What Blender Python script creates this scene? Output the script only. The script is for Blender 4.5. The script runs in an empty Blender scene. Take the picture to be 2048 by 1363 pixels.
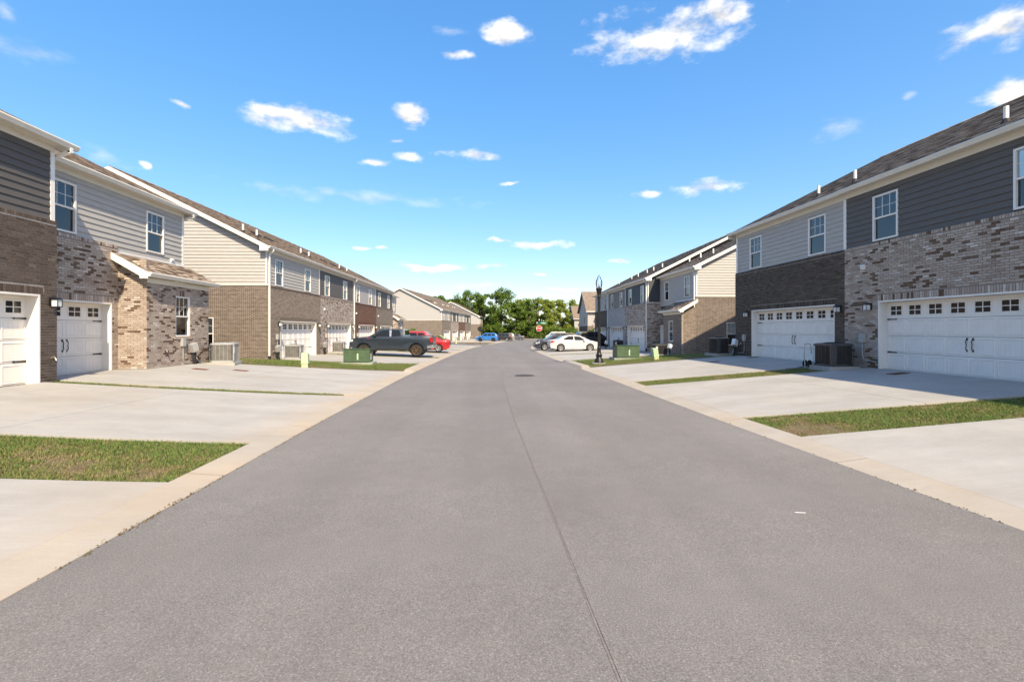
import bpy, bmesh, math, random
from mathutils import Vector, Matrix, noise
random.seed(7)
scene = bpy.context.scene
COL = scene.collection
R = math.radians

# ------------------------------------------------------------------ camera
cam_d = bpy.data.cameras.new('camera'); cam = bpy.data.objects.new('camera', cam_d); COL.objects.link(cam)
cam_d.sensor_width = 36.0; cam_d.lens = 940 / 2048 * 36.0
cam_d.shift_y = -22 / 2048; cam_d.clip_end = 3000; cam_d.clip_start = 0.05
cam.location = (0, 0, 1.8); cam.rotation_euler = (R(90), 0, R(-4.0))
scene.camera = cam
scene.view_settings.view_transform = 'Standard'; scene.view_settings.look = 'None'
scene.view_settings.gamma = 1.0; scene.view_settings.use_curve_mapping = False
scene.view_settings.exposure = 1.55
scene.view_settings.use_white_balance = True; scene.view_settings.white_balance_temperature = 8100   # camera balanced for the open shade

# ------------------------------------------------------------------ sun and sky
SUN_TRAVEL = Vector((-0.36, 1.02, -1.0)).normalized()
sd = bpy.data.lights.new('sun', 'SUN'); sd.energy = 2.5; sd.angle = R(0.53); sd.color = (1.0, 0.93, 0.81)
so = bpy.data.objects.new('sun', sd); COL.objects.link(so)
so.rotation_euler = SUN_TRAVEL.to_track_quat('-Z', 'Y').to_euler(); so.location = (20, -40, 60)

world = bpy.data.worlds.new('World'); scene.world = world; world.use_nodes = True
wn, wl = world.node_tree.nodes, world.node_tree.links
wn.clear()
def wnode(t, **k):
    n = wn.new(t)
    for a, b in k.items(): setattr(n, a, b)
    return n
out = wnode('ShaderNodeOutputWorld'); bg = wnode('ShaderNodeBackground'); bg.inputs[1].default_value = 0.14
wl.new(bg.outputs[0], out.inputs[0])
sky = wnode('ShaderNodeTexSky', sky_type='NISHITA', sun_disc=False)
sky.sun_elevation = math.asin(-SUN_TRAVEL.z); sky.sun_rotation = math.atan2(-SUN_TRAVEL.x, -SUN_TRAVEL.y)
sky.air_density = 1.0; sky.dust_density = 1.5; sky.ozone_density = 6.0; sky.altitude = 150
hs = wnode('ShaderNodeHueSaturation'); gm = wnode('ShaderNodeGamma'); gm.inputs[1].default_value = .55; wl.new(sky.outputs[0], gm.inputs[0])
hs.inputs['Saturation'].default_value = 1.72; hs.inputs['Hue'].default_value = .511; hs.inputs['Value'].default_value = 1.5
wl.new(gm.outputs[0], hs.inputs['Color'])
tc = wnode('ShaderNodeTexCoord')
sx = wnode('ShaderNodeSeparateXYZ'); wl.new(tc.outputs['Generated'], sx.inputs[0])
def wmath(op, a, b=None, clamp=False):
    n = wnode('ShaderNodeMath', operation=op); n.use_clamp = clamp
    for i, v in enumerate((a, b)):
        if v is None: continue
        if isinstance(v, (int, float)): n.inputs[i].default_value = v
        else: wl.new(v, n.inputs[i])
    return n.outputs[0]
az = wmath('ARCTAN2', sx.outputs[0], sx.outputs[1]); el = wmath('ARCSINE', sx.outputs[2])
cb = wnode('ShaderNodeCombineXYZ'); wl.new(az, cb.inputs[0]); wl.new(el, cb.inputs[1])
nz = wnode('ShaderNodeTexNoise'); nz.inputs['Scale'].default_value = 11; nz.inputs['Detail'].default_value = 4
wl.new(tc.outputs['Generated'], nz.inputs['Vector'])
wv = wnode('ShaderNodeVectorMath', operation='MULTIPLY_ADD'); wl.new(nz.outputs['Color'], wv.inputs[0])
wv.inputs[1].default_value = (0.07, 0.035, 0); wl.new(cb.outputs[0], wv.inputs[2])
P = wv.outputs[0]                                    # (azimuth, elevation) of the sky point, edges frayed
def azel(x, y):
    a = (x - 1024) / 940; b = (y - 659.5) / 940; th = R(4)
    d = Vector((math.sin(th) + a * math.cos(th), math.cos(th) - a * math.sin(th), -b)).normalized()
    return math.atan2(d.x, d.y), math.asin(d.z)
CL = [(1335,70,150,50),(1440,35,60,35),(1010,62,42,22),(912,110,30,12),(610,244,98,24),(570,232,50,18),(825,235,36,20),(945,311,52,11),
      (815,315,28,10),(750,324,26,7),(1413,377,58,14),(1300,390,44,8),(1080,489,52,8),(995,482,26,5),(860,535,60,8),(985,538,32,7),
      (2000,190,60,26),(1990,62,95,36),(290,331,10,7),(1140,574,34,5),(720,496,22,4),(768,496,14,4),(1240,524,16,4),(790,283,20,7),(1022,366,22,5),(358,202,15,7),(1083,548,18,4)]
FAINT = [(1680,258,80,20),(200,308,34,20),(60,105,80,26),(700,392,250,13),(905,60,34,10),(960,571,80,6),(1820,187,18,8),(20,20,22,18)]
rc = random.Random(3)
extra = []
for i in range(26):
    a = rc.uniform(1.05, 2 * math.pi - 1.05); a = a if a < math.pi else a - 2 * math.pi
    e = rc.uniform(0.08, 0.8); w = rc.uniform(0.03, 0.12) ; extra.append((a, e, w, w * rc.uniform(.25, .4)))
def field(lst, ex=()):
    cur = None
    items = []
    for (x, y, a, b) in lst:
        c0, c1 = azel(x, y); e0 = azel(x + a, y)[0] - azel(x - a, y)[0]; e1 = azel(x, y - b)[1] - azel(x, y + b)[1]
        items.append((c0, c1, e0 / 2 * 1.25, e1 / 2 * 1.25))
    for (c0, c1, a, b) in items + list(ex):
        v = wnode('ShaderNodeVectorMath', operation='MULTIPLY_ADD'); wl.new(P, v.inputs[0])
        v.inputs[1].default_value = (1 / a, 1 / b, 0); v.inputs[2].default_value = (-(c0 + .035) / a, -(c1 + .0175) / b, 0)
        l = wnode('ShaderNodeVectorMath', operation='LENGTH'); wl.new(v.outputs[0], l.inputs[0])
        cur = l.outputs['Value'] if cur is None else wmath('MINIMUM', cur, l.outputs['Value'])
    return cur
f1 = field(CL, extra); f2 = field(FAINT)
mp = wnode('ShaderNodeMapping'); mp.inputs['Scale'].default_value = (1, 1, 2.0); wl.new(tc.outputs['Generated'], mp.inputs[0])
fb = wnode('ShaderNodeTexNoise'); fb.inputs['Scale'].default_value = 17; fb.inputs['Detail'].default_value = 8; fb.inputs['Roughness'].default_value = 0.58
wl.new(mp.outputs[0], fb.inputs['Vector'])
def alpha(fld, gain, lo, hi, amp):
    t = wmath('SUBTRACT', 1.0, fld); t = wmath('ADD', t, wmath('MULTIPLY', wmath('SUBTRACT', fb.outputs['Fac'], 0.5), amp))
    m = wnode('ShaderNodeMapRange', interpolation_type='SMOOTHSTEP'); wl.new(t, m.inputs[0])
    m.inputs[1].default_value = lo; m.inputs[2].default_value = hi
    return wmath('MULTIPLY', m.outputs[0], gain)
a1 = alpha(f1, 0.97, 0.0, 1.0, 2.6); a2 = alpha(f2, 0.33, 0.0, 1.2, 2.4)
al = wmath('MAXIMUM', a1, a2, True)
mp2 = wnode('ShaderNodeMapping'); mp2.inputs['Scale'].default_value = (1, 1, 2.0); mp2.inputs['Location'].default_value = (0, 0, .035); wl.new(tc.outputs['Generated'], mp2.inputs[0])
fb2 = wnode('ShaderNodeTexNoise'); fb2.inputs['Scale'].default_value = 17; fb2.inputs['Detail'].default_value = 5; fb2.inputs['Roughness'].default_value = 0.58; wl.new(mp2.outputs[0], fb2.inputs['Vector'])
cr = wnode('ShaderNodeMapRange'); wl.new(wmath('SUBTRACT', fb.outputs['Fac'], fb2.outputs['Fac']), cr.inputs[0]); cr.inputs[1].default_value = -.16; cr.inputs[2].default_value = .10
cr.inputs[3].default_value = 2.2; cr.inputs[4].default_value = 3.3
cc = wnode('ShaderNodeVectorMath', operation='SCALE'); cc.inputs[0].default_value = (0.88, 0.96, 1.10); wl.new(cr.outputs[0], cc.inputs['Scale'])
mx = wnode('ShaderNodeMix', data_type='RGBA'); wl.new(al, mx.inputs[0]); wl.new(hs.outputs[0], mx.inputs[6]); wl.new(cc.outputs[0], mx.inputs[7])
wl.new(mx.outputs[2], bg.inputs[0])

# ------------------------------------------------------------------ terrain (metres; road datum 0 below the camera)
def interp(x, pts):
    if x <= pts[0][0]: return pts[0][1]
    for (a, b), (c, d) in zip(pts, pts[1:]):
        if x <= c: return b + (d - b) * (x - a) / (c - a)
    return pts[-1][1]
OFFP = [(10,0),(20,.15),(31,.42),(40,.75),(50,1.3),(60,2.3),(75,4.6),(106,9.9),(140,16),(600,98)]
def off(Y): return interp(Y, OFFP)
def nar(Y): return interp(Y, [(18, 0), (50, .6)])
def zr(Y): return -.006 * min(max(Y, -50), 115)
def uL(Y): return -3.2 + nar(Y)
def uR(Y): return 4.92 - nar(Y)
def XL(Y): return uL(Y) + off(Y)
def XR(Y): return uR(Y) + off(Y)
def fL(Y): return interp(Y, [(21, .48), (26, .12), (60, .05), (88, -.46), (130, -.6)])
def fR(Y): return interp(Y, [(24, .53), (31, .02), (58, -.1), (75, -.4), (130, -.65)])
def T(X, Y):
    u = X - off(Y); z = zr(Y)
    if u < uL(Y):
        t = min(1, (uL(Y) - u) / 7.6); return z + (fL(Y) - z) * t ** 1.25
    if u > uR(Y):
        t = min(1, (u - uR(Y)) / 7.7); return z + (fR(Y) - z) * t
    return z

# ------------------------------------------------------------------ materials
MATS = {}
def nmat(name):
    m = bpy.data.materials.new(name); m.use_nodes = True; MATS[name] = m
    nt = m.node_tree; b = nt.nodes['Principled BSDF']
    return m, nt.nodes, nt.links, b
def setv(b, k, v):
    if k in b.inputs: b.inputs[k].default_value = v
def node(N, t, **k):
    n = N.new(t)
    for a, v in k.items(): setattr(n, a, v)
    return n
def ramp(N, L, fac, stops):
    r = N.new('ShaderNodeValToRGB'); e = r.color_ramp.elements
    while len(e) < len(stops): e.new(0.5)
    for i, (p, c) in enumerate(stops): e[i].position = p; e[i].color = (*c, 1)
    L.new(fac, r.inputs[0]); return r.outputs[0]
def noisef(N, L, vec, scale, detail=4, rough=.55, vscale=None):
    n = N.new('ShaderNodeTexNoise'); n.inputs['Scale'].default_value = scale; n.inputs['Detail'].default_value = detail; n.inputs['Roughness'].default_value = rough
    if vscale:
        mpn = N.new('ShaderNodeMapping'); mpn.inputs['Scale'].default_value = vscale; L.new(vec, mpn.inputs[0]); vec = mpn.outputs[0]
    L.new(vec, n.inputs['Vector']); return n.outputs['Fac']
def mixc(N, L, fac, a, b, blend='MIX'):
    m = N.new('ShaderNodeMix'); m.data_type = 'RGBA'; m.blend_type = blend
    for i, v in ((0, fac), (6, a), (7, b)):
        if isinstance(v, (int, float)): m.inputs[i].default_value = v
        elif isinstance(v, tuple): m.inputs[i].default_value = (*v, 1)
        else: L.new(v, m.inputs[i])
    return m.outputs[2]
def bump(N, L, b, h, strength, dist=.01):
    bn = N.new('ShaderNodeBump'); bn.inputs['Strength'].default_value = strength; bn.inputs['Distance'].default_value = dist
    L.new(h, bn.inputs['Height']); L.new(bn.outputs[0], b.inputs['Normal'])
def M(name, col, rough=.6, spec=.4, metal=0.0, var=.08, vs=3.0, fine=0.0, fs=60, coat=0.0, bmp=0.0):
    """plain paint / metal / plastic with soft colour variation and fine grain"""
    m, N, L, b = nmat(name)
    o = node(N, 'ShaderNodeTexCoord').outputs['Object']
    n1 = noisef(N, L, o, vs, 5)
    lo = tuple(max(0, c * (1 - var * 1.6)) for c in col); hi = tuple(min(1, c * (1 + var)) for c in col)
    c = ramp(N, L, n1, [(.3, lo), (.7, hi)])
    if fine:
        n2 = noisef(N, L, o, fs, 3); c = mixc(N, L, fine, c, ramp(N, L, n2, [(.35, tuple(x * .5 for x in col)), (.65, tuple(min(1, x * 1.4) for x in col))]))
        if bmp: bump(N, L, b, n2, bmp, .004)
    L.new(c, b.inputs['Base Color']); setv(b, 'Roughness', rough); setv(b, 'Specular IOR Level', spec); setv(b, 'Metallic', metal); setv(b, 'Coat Weight', coat); setv(b, 'Coat Roughness', .05)
    return m
M('white_trim', (.74, .72, .685), .45, var=.03); M('cream_trim', (.66, .63, .56), .5, var=.03); M('door_white', (.78, .74, .685), .42, var=.035, vs=1.5)
M('gutter', (.66, .63, .56), .35, var=.04)
M('black_iron', (.012, .012, .013), .4); M('lamp_black', (.014, .014, .014), .38, var=.2)
M('dark_grey_metal', (.085, .083, .08), .45, metal=.3, var=.1); M('light_grey_metal', (.42, .42, .41), .45, metal=.3, var=.08); M('steel', (.5, .5, .5), .3, metal=.9)
M('transformer_green', (.062, .108, .058), .5, var=.14, vs=4); M('pale_green', (.38, .50, .33), .5, var=.06)
M('conduit', (.38, .38, .37), .5); M('black_rubber', (.017, .017, .018), .7, var=.2); M('rust', (.16, .055, .03), .8, var=.4, vs=14, fine=.4)
M('blind', (.86, .86, .83), .7, var=.02); M('curtain_dark', (.035, .035, .035), .9); M('interior_dark', (.025, .025, .026), .9)  # last one: darkness of unlit rooms as a colour
M('plaque', (.72, .72, .70), .5); M('sign_green', (.0, .22, .14), .4); M('sign_red', (.55, .008, .015), .4); M('sign_white', (.8, .8, .8), .4); M('sign_back', (.02, .02, .02), .5)
M('mulch', (.06, .035, .022), .9, var=.4, vs=20)
def glassmat(name, tint, refl):
    m, N, L, b = nmat(name); o = N['Material Output']; N.remove(b)
    tr = node(N, 'ShaderNodeBsdfTransparent'); tr.inputs[0].default_value = (*tint, 1)
    gl = node(N, 'ShaderNodeBsdfGlossy'); gl.inputs['Roughness'].default_value = .02; gl.inputs['Color'].default_value = (.95, .97, 1, 1)
    fr = node(N, 'ShaderNodeFresnel'); fr.inputs[0].default_value = 1.5
    ad = node(N, 'ShaderNodeMath', operation='MULTIPLY_ADD'); L.new(fr.outputs[0], ad.inputs[0]); ad.inputs[1].default_value = 1.0; ad.inputs[2].default_value = refl; ad.use_clamp = True
    # slight waviness of the pane
    tcn = node(N, 'ShaderNodeTexCoord'); nn = noisef(N, L, tcn.outputs['Object'], 2.2, 2); bn = node(N, 'ShaderNodeBump'); bn.inputs['Strength'].default_value = .04; L.new(nn, bn.inputs['Height']); L.new(bn.outputs[0], gl.inputs['Normal'])
    mxs = node(N, 'ShaderNodeMixShader'); L.new(ad.outputs[0], mxs.inputs[0]); L.new(tr.outputs[0], mxs.inputs[1]); L.new(gl.outputs[0], mxs.inputs[2]); L.new(mxs.outputs[0], o.inputs[0])
    return m
glassmat('window_glass', (.93, .96, .95), .05); glassmat('screen_glass', (.20, .22, .22), .04); glassmat('globe_glass', (.93, .95, .96), .12); glassmat('door_glass', (.12, .12, .12), .03)
m, N, L, b = nmat('car_glass'); setv(b, 'Base Color', (.010, .012, .014, 1)); setv(b, 'Roughness', .02); setv(b, 'Specular IOR Level', .35)

def siding(name, col):
    m, N, L, b = nmat(name); o = node(N, 'ShaderNodeTexCoord').outputs['Object']
    n = noisef(N, L, o, 3.0, 5, vscale=(1, 1, 3)); g = noisef(N, L, o, 18, 4, vscale=(.5, .5, 8))
    c = ramp(N, L, n, [(.3, tuple(x * .93 for x in col)), (.7, tuple(x * 1.05 for x in col))])
    L.new(c, b.inputs['Base Color']); setv(b, 'Roughness', .62); setv(b, 'Specular IOR Level', .3); bump(N, L, b, g, .10, .004); return m
siding('siding_light', (.40, .38, .352)); siding('siding_cream', (.405, .395, .38)); siding('siding_dark', (.10, .091, .084)); siding('siding_grey', (.39, .375, .355))
siding('siding_navy', (.055, .062, .07)); siding('siding_taupe', (.19, .175, .15)); siding('siding_char', (.115, .104, .095))

PAL = {  # brick tones (mostly the real clay colours) and mortar
 'dark':    ([(0, (.068, .049, .040)), (.35, (.098, .073, .060)), (.7, (.122, .093, .077)), (1, (.16, .125, .104))], (.52, .46, .40)),
 'brown':   ([(0, (.12, .09, .07)), (.5, (.18, .142, .113)), (1, (.235, .182, .15))], (.44, .375, .32)),
 'darkR':   ([(0, (.055, .043, .035)), (.35, (.085, .067, .055)), (.7, (.11, .088, .073)), (1, (.145, .117, .097))], (.23, .205, .175)),
 'mottled': ([(0, (.115, .068, .045)), (.13, (.17, .112, .08)), (.17, (.31, .24, .195)), (.5, (.41, .335, .28)), (.8, (.465, .395, .34)), (1, (.60, .545, .495))], (.26, .222, .195)),
 'red':     ([(0, (.095, .044, .032)), (.5, (.145, .068, .048)), (1, (.19, .095, .068))], (.20, .15, .12)),
 'grey':    ([(0, (.15, .12, .098)), (.5, (.20, .165, .135)), (1, (.25, .21, .175))], (.26, .23, .195)),
 'white':   ([(0, (.33, .31, .30)), (.5, (.40, .385, .37)), (1, (.48, .465, .45))], (.36, .34, .32)),
 'tan':     ([(0, (.22, .155, .125)), (.5, (.28, .20, .165)), (1, (.34, .25, .21))], (.32, .28, .25)),
}
def brickmats(p):
    stops, mort = PAL[p]
    # single bricks: colour from the brick's own tone
    m, N, L, b = nmat('brick_' + p); o = node(N, 'ShaderNodeTexCoord').outputs['Object']
    at = node(N, 'ShaderNodeAttribute', attribute_name='tone')
    geo = node(N, 'ShaderNodeNewGeometry').outputs['Position']
    n = noisef(N, L, geo, 28, 6, .7); c = ramp(N, L, at.outputs['Fac'], stops)
    c = mixc(N, L, .55, c, mixc(N, L, 1.0, c, ramp(N, L, n, [(.3, (.45, .43, .42)), (.55, (1, 1, 1)), (.72, (1.0, .98, .95))]), 'MULTIPLY'))
    if p == 'mottled':
        n3 = noisef(N, L, geo, 45, 3, .6); c = mixc(N, L, ramp(N, L, n3, [(.62, (0, 0, 0)), (.70, (1, 1, 1))]), c, (.14, .095, .07))
    L.new(c, b.inputs['Base Color']); setv(b, 'Roughness', .85); setv(b, 'Specular IOR Level', .2); bump(N, L, b, n, .5, .004)
    m, N, L, b = nmat('mortar_' + p); o = node(N, 'ShaderNodeTexCoord').outputs['Object']
    n = noisef(N, L, o, 30, 5, .7); L.new(ramp(N, L, n, [(.3, tuple(x * .75 for x in mort)), (.7, tuple(x * 1.1 for x in mort))]), b.inputs['Base Color']); setv(b, 'Roughness', .95)
    # walls too far away to tell single bricks apart
    for ax in 'xy':
        m, N, L, b = nmat('brickwall_%s_%s' % (p, ax)); o = node(N, 'ShaderNodeTexCoord').outputs['Object']
        s = node(N, 'ShaderNodeSeparateXYZ'); L.new(o, s.inputs[0]); cv = node(N, 'ShaderNodeCombineXYZ'); L.new(s.outputs[0 if ax == 'x' else 1], cv.inputs[0]); L.new(s.outputs[2], cv.inputs[1])
        bt = node(N, 'ShaderNodeTexBrick'); L.new(cv.outputs[0], bt.inputs['Vector']); bt.offset = .5
        bt.inputs['Scale'].default_value = 1; bt.inputs['Brick Width'].default_value = .203; bt.inputs['Row Height'].default_value = .070; bt.inputs['Mortar Size'].default_value = .0058; bt.inputs['Mortar Smooth'].default_value = .1; bt.inputs['Bias'].default_value = 0
        bt.inputs['Color1'].default_value = (0, 0, 0, 1); bt.inputs['Color2'].default_value = (1, 1, 1, 1); bt.inputs['Mortar'].default_value = (.5, .5, .5, 1)
        # per-brick tone: white noise on the brick's row and column
        wnn = node(N, 'ShaderNodeTexWhiteNoise', noise_dimensions='2D')
        row = node(N, 'ShaderNodeMath', operation='FLOOR'); dv = node(N, 'ShaderNodeMath', operation='DIVIDE'); L.new(s.outputs[2], dv.inputs[0]); dv.inputs[1].default_value = .070; L.new(dv.outputs[0], row.inputs[0])
        md = node(N, 'ShaderNodeMath', operation='FLOORED_MODULO'); L.new(row.outputs[0], md.inputs[0]); md.inputs[1].default_value = 2
        sh = node(N, 'ShaderNodeMath', operation='MULTIPLY_ADD'); L.new(md.outputs[0], sh.inputs[0]); sh.inputs[1].default_value = .5
        d2 = node(N, 'ShaderNodeMath', operation='DIVIDE'); L.new(s.outputs[0 if ax == 'x' else 1], d2.inputs[0]); d2.inputs[1].default_value = .203; L.new(d2.outputs[0], sh.inputs[2])
        fl = node(N, 'ShaderNodeMath', operation='FLOOR'); L.new(sh.outputs[0], fl.inputs[0])
        cv2 = node(N, 'ShaderNodeCombineXYZ'); L.new(fl.outputs[0], cv2.inputs[0]); L.new(row.outputs[0], cv2.inputs[1]); L.new(cv2.outputs[0], wnn.inputs['Vector'])
        n = noisef(N, L, o, 26, 5, .7); c = ramp(N, L, wnn.outputs['Value'], stops)
        c = mixc(N, L, .5, c, mixc(N, L, 1.0, c, ramp(N, L, n, [(.3, (.5, .48, .47)), (.6, (1, 1, 1))]), 'MULTIPLY'))
        c = mixc(N, L, bt.outputs['Fac'], c, mort); L.new(c, b.inputs['Base Color']); setv(b, 'Roughness', .88); setv(b, 'Specular IOR Level', .2)
        iv = node(N, 'ShaderNodeMath', operation='SUBTRACT'); iv.inputs[0].default_value = 1; L.new(bt.outputs['Fac'], iv.inputs[1]); bump(N, L, b, iv.outputs[0], .6, .008)
for p in PAL: brickmats(p)

def shingle(name, stops):
    m, N, L, b = nmat(name); o = node(N, 'ShaderNodeTexCoord').outputs['Object']
    s = node(N, 'ShaderNodeSeparateXYZ'); L.new(o, s.inputs[0]); cv = node(N, 'ShaderNodeCombineXYZ')
    # rows step with height; tabs of uneven width run along the eave
    rw = node(N, 'ShaderNodeMath', operation='MULTIPLY'); L.new(s.outputs[2], rw.inputs[0]); rw.inputs[1].default_value = 1 / .0626
    fl = node(N, 'ShaderNodeMath', operation='FLOOR'); L.new(rw.outputs[0], fl.inputs[0])
    ns = node(N, 'ShaderNodeTexWhiteNoise', noise_dimensions='1D'); L.new(fl.outputs[0], ns.inputs['W'])
    ad = node(N, 'ShaderNodeMath', operation='MULTIPLY_ADD'); L.new(s.outputs[1], ad.inputs[0]); ad.inputs[1].default_value = 3.3
    m7 = node(N, 'ShaderNodeMath', operation='MULTIPLY'); L.new(ns.outputs['Value'], m7.inputs[0]); m7.inputs[1].default_value = 7; L.new(m7.outputs[0], ad.inputs[2])
    f2 = node(N, 'ShaderNodeMath', operation='FLOOR'); L.new(ad.outputs[0], f2.inputs[0])
    L.new(f2.outputs[0], cv.inputs[0]); L.new(fl.outputs[0], cv.inputs[1])
    wn2 = node(N, 'ShaderNodeTexWhiteNoise', noise_dimensions='2D'); L.new(cv.outputs[0], wn2.inputs['Vector'])
    c = ramp(N, L, wn2.outputs['Value'], stops); g = noisef(N, L, o, 120, 3, .7); big = noisef(N, L, o, 1.2, 4)
    c = mixc(N, L, .5, c, mixc(N, L, 1.0, c, ramp(N, L, g, [(.3, (.4, .4, .4)), (.6, (1, 1, 1)), (.8, (1, 1, 1))]), 'MULTIPLY'))
    c = mixc(N, L, .35, c, mixc(N, L, 1.0, c, ramp(N, L, big, [(.3, (.6, .6, .6)), (.7, (1, 1, 1))]), 'MULTIPLY'))
    L.new(c, b.inputs['Base Color']); setv(b, 'Roughness', .92); setv(b, 'Specular IOR Level', .15); bump(N, L, b, g, .5, .004)
shingle('shingles', [(0, (.09, .065, .048)), (.3, (.21, .152, .112)), (.65, (.34, .257, .195)), (1, (.52, .415, .33))])
shingle('shingles_far', [(0, (.19, .145, .112)), (.5, (.25, .195, .155)), (1, (.30, .24, .19))])
m, N, L, b = nmat('soffit'); o = node(N, 'ShaderNodeTexCoord').outputs['Object']; s = node(N, 'ShaderNodeSeparateXYZ'); L.new(o, s.inputs[0])
wvn = node(N, 'ShaderNodeMath', operation='PINGPONG'); L.new(s.outputs[1], wvn.inputs[0]); wvn.inputs[1].default_value = .05
L.new(ramp(N, L, wvn.outputs[0], [(0, (.5, .46, .38)), (.012, (.62, .59, .52))]), b.inputs['Base Color']); bump(N, L, b, wvn.outputs[0], .5, .02); setv(b, 'Roughness', .5)

def asphalt(name, shift):
    m, N, L, b = nmat(name); o = node(N, 'ShaderNodeTexCoord').outputs['Object']
    mpn = node(N, 'ShaderNodeMapping'); mpn.inputs['Location'].default_value = (shift, shift * 2, 0); L.new(o, mpn.inputs[0]); o = mpn.outputs[0]
    f = noisef(N, L, o, 84, 4, .85); f2 = noisef(N, L, o, 190, 2, .8)
    big = noisef(N, L, o, .35, 5, .6); mid = noisef(N, L, o, 3.5, 5, .65); st = noisef(N, L, o, .6, 6, .7, (1, .35, 1))
    c = ramp(N, L, f, [(.36, (.07, .063, .058)), (.46, (.168, .155, .145)), (.56, (.228, .211, .198)), (.66, (.46, .432, .41))])
    c = mixc(N, L, .35, c, ramp(N, L, f2, [(.32, (.09, .08, .073)), (.68, (.42, .38, .35))]))
    hsn = node(N, 'ShaderNodeHueSaturation'); hsn.inputs['Saturation'].default_value = .7; L.new(c, hsn.inputs['Color']); c = hsn.outputs[0]
    c = mixc(N, L, .8, c, mixc(N, L, 1.0, c, ramp(N, L, big, [(.3, (.80, .79, .78)), (.7, (1.0, 1.0, 1.0))]), 'MULTIPLY'))
    ln = noisef(N, L, o, .9, 3, .5, (1, .03, 1)); c = mixc(N, L, .7, c, mixc(N, L, 1.0, c, ramp(N, L, ln, [(.35, (.86, .86, .86)), (.6, (1, 1, 1))]), 'MULTIPLY'))
    c = mixc(N, L, .6, c, mixc(N, L, 1.0, c, ramp(N, L, mid, [(.3, (.85, .85, .85)), (.7, (1, 1, 1))]), 'MULTIPLY'))
    c = mixc(N, L, ramp(N, L, st, [(.62, (0, 0, 0)), (.8, (.4, .4, .4))]), c, (.235, .195, .155))
    L.new(c, b.inputs['Base Color']); setv(b, 'Roughness', .88); setv(b, 'Specular IOR Level', .25); bump(N, L, b, f, .55, .008)
asphalt('asphalt_a', 0); asphalt('asphalt_b', 13.7); M('asphalt_joint', (.195, .173, .157), .9, var=.25, vs=9, fine=.5, fs=80)
def concrete(name, col, stain):
    m, N, L, b = nmat(name); o = node(N, 'ShaderNodeTexCoord').outputs['Object']
    big = noisef(N, L, o, .55, 6, .62, (.7, 1.6, 1)); mid = noisef(N, L, o, 2.5, 6, .65); f = noisef(N, L, o, 90, 3, .7); st = noisef(N, L, o, .5, 5, .6, (1, .6, 1)); br = noisef(N, L, o, 7, 4, .7, (.35, 5, 1))
    c = ramp(N, L, big, [(.3, tuple(x * .84 for x in col)), (.68, tuple(min(1, x * 1.08) for x in col))])
    c = mixc(N, L, .5, c, mixc(N, L, 1.0, c, ramp(N, L, mid, [(.3, (.86, .85, .83)), (.65, (1, 1, 1))]), 'MULTIPLY'))
    c = mixc(N, L, .35, c, mixc(N, L, 1.0, c, ramp(N, L, f, [(.3, (.6, .6, .6)), (.6, (1, 1, 1))]), 'MULTIPLY'))
    c = mixc(N, L, .5, c, mixc(N, L, 1.0, c, ramp(N, L, br, [(.3, (.86, .86, .86)), (.65, (1, 1, 1))]), 'MULTIPLY'))
    c = mixc(N, L, ramp(N, L, st, [(.48, (0, 0, 0)), (.75, (stain,) * 3)]), c, (.42, .325, .22))
    # red-clay wash that drains along the edge of the street
    at = node(N, 'ShaderNodeAttribute', attribute_name='wash'); wv2 = node(N, 'ShaderNodeMath', operation='MULTIPLY'); L.new(at.outputs['Fac'], wv2.inputs[0])
    L.new(ramp(N, L, noisef(N, L, o, 1.3, 5, .6), [(.25, (.25, .25, .25)), (.7, (1, 1, 1))]), wv2.inputs[1])
    c = mixc(N, L, wv2.outputs[0], c, (.44, .325, .21))
    L.new(c, b.inputs['Base Color']); setv(b, 'Roughness', .85); setv(b, 'Specular IOR Level', .25); bump(N, L, b, f, .2, .003)
concrete('concrete', (.41, .396, .372), .22); concrete('kerb_concrete', (.42, .39, .345), .42)
m, N, L, b = nmat('soil'); o = node(N, 'ShaderNodeTexCoord').outputs['Object']; n = noisef(N, L, o, 1.6, 6, .65); n2 = noisef(N, L, o, 40, 3, .7)
c = ramp(N, L, n, [(.34, (.15, .09, .05)), (.5, (.17, .125, .065)), (.68, (.11, .12, .045))]); L.new(mixc(N, L, .5, c, mixc(N, L, 1.0, c, ramp(N, L, n2, [(.3, (.4, .4, .4)), (.65, (1, 1, 1))]), 'MULTIPLY')), b.inputs['Base Color']); setv(b, 'Roughness', .95); bump(N, L, b, n2, .8, .02)
def tonemat(name, stops, rough=.6, trans=.25):
    m, N, L, b = nmat(name); at = node(N, 'ShaderNodeAttribute', attribute_name='tone'); c = ramp(N, L, at.outputs['Fac'], stops)
    L.new(c, b.inputs['Base Color']); setv(b, 'Roughness', rough); setv(b, 'Specular IOR Level', .2)
    if trans:
        o = N['Material Output']; t = node(N, 'ShaderNodeBsdfTranslucent'); L.new(c, t.inputs[0]); mxs = node(N, 'ShaderNodeMixShader'); mxs.inputs[0].default_value = trans
        L.new(b.outputs[0], mxs.inputs[1]); L.new(t.outputs[0], mxs.inputs[2]); L.new(mxs.outputs[0], o.inputs[0])
tonemat('grass_blade', [(0, (.32, .23, .12)), (.22, (.28, .235, .10)), (.4, (.165, .20, .055)), (.7, (.10, .185, .042)), (1, (.17, .26, .062))], .6)
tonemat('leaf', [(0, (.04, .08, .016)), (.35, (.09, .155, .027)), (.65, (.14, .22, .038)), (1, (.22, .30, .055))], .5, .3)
tonemat('leaf_yellow', [(0, (.09, .13, .025)), (.4, (.20, .26, .045)), (1, (.32, .36, .065))], .5, .3)
tonemat('petal', [(0, (.10, .16, .04)), (.55, (.16, .22, .06)), (.6, (.65, .66, .45)), (1, (.75, .75, .60))], .6, .2)
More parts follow.
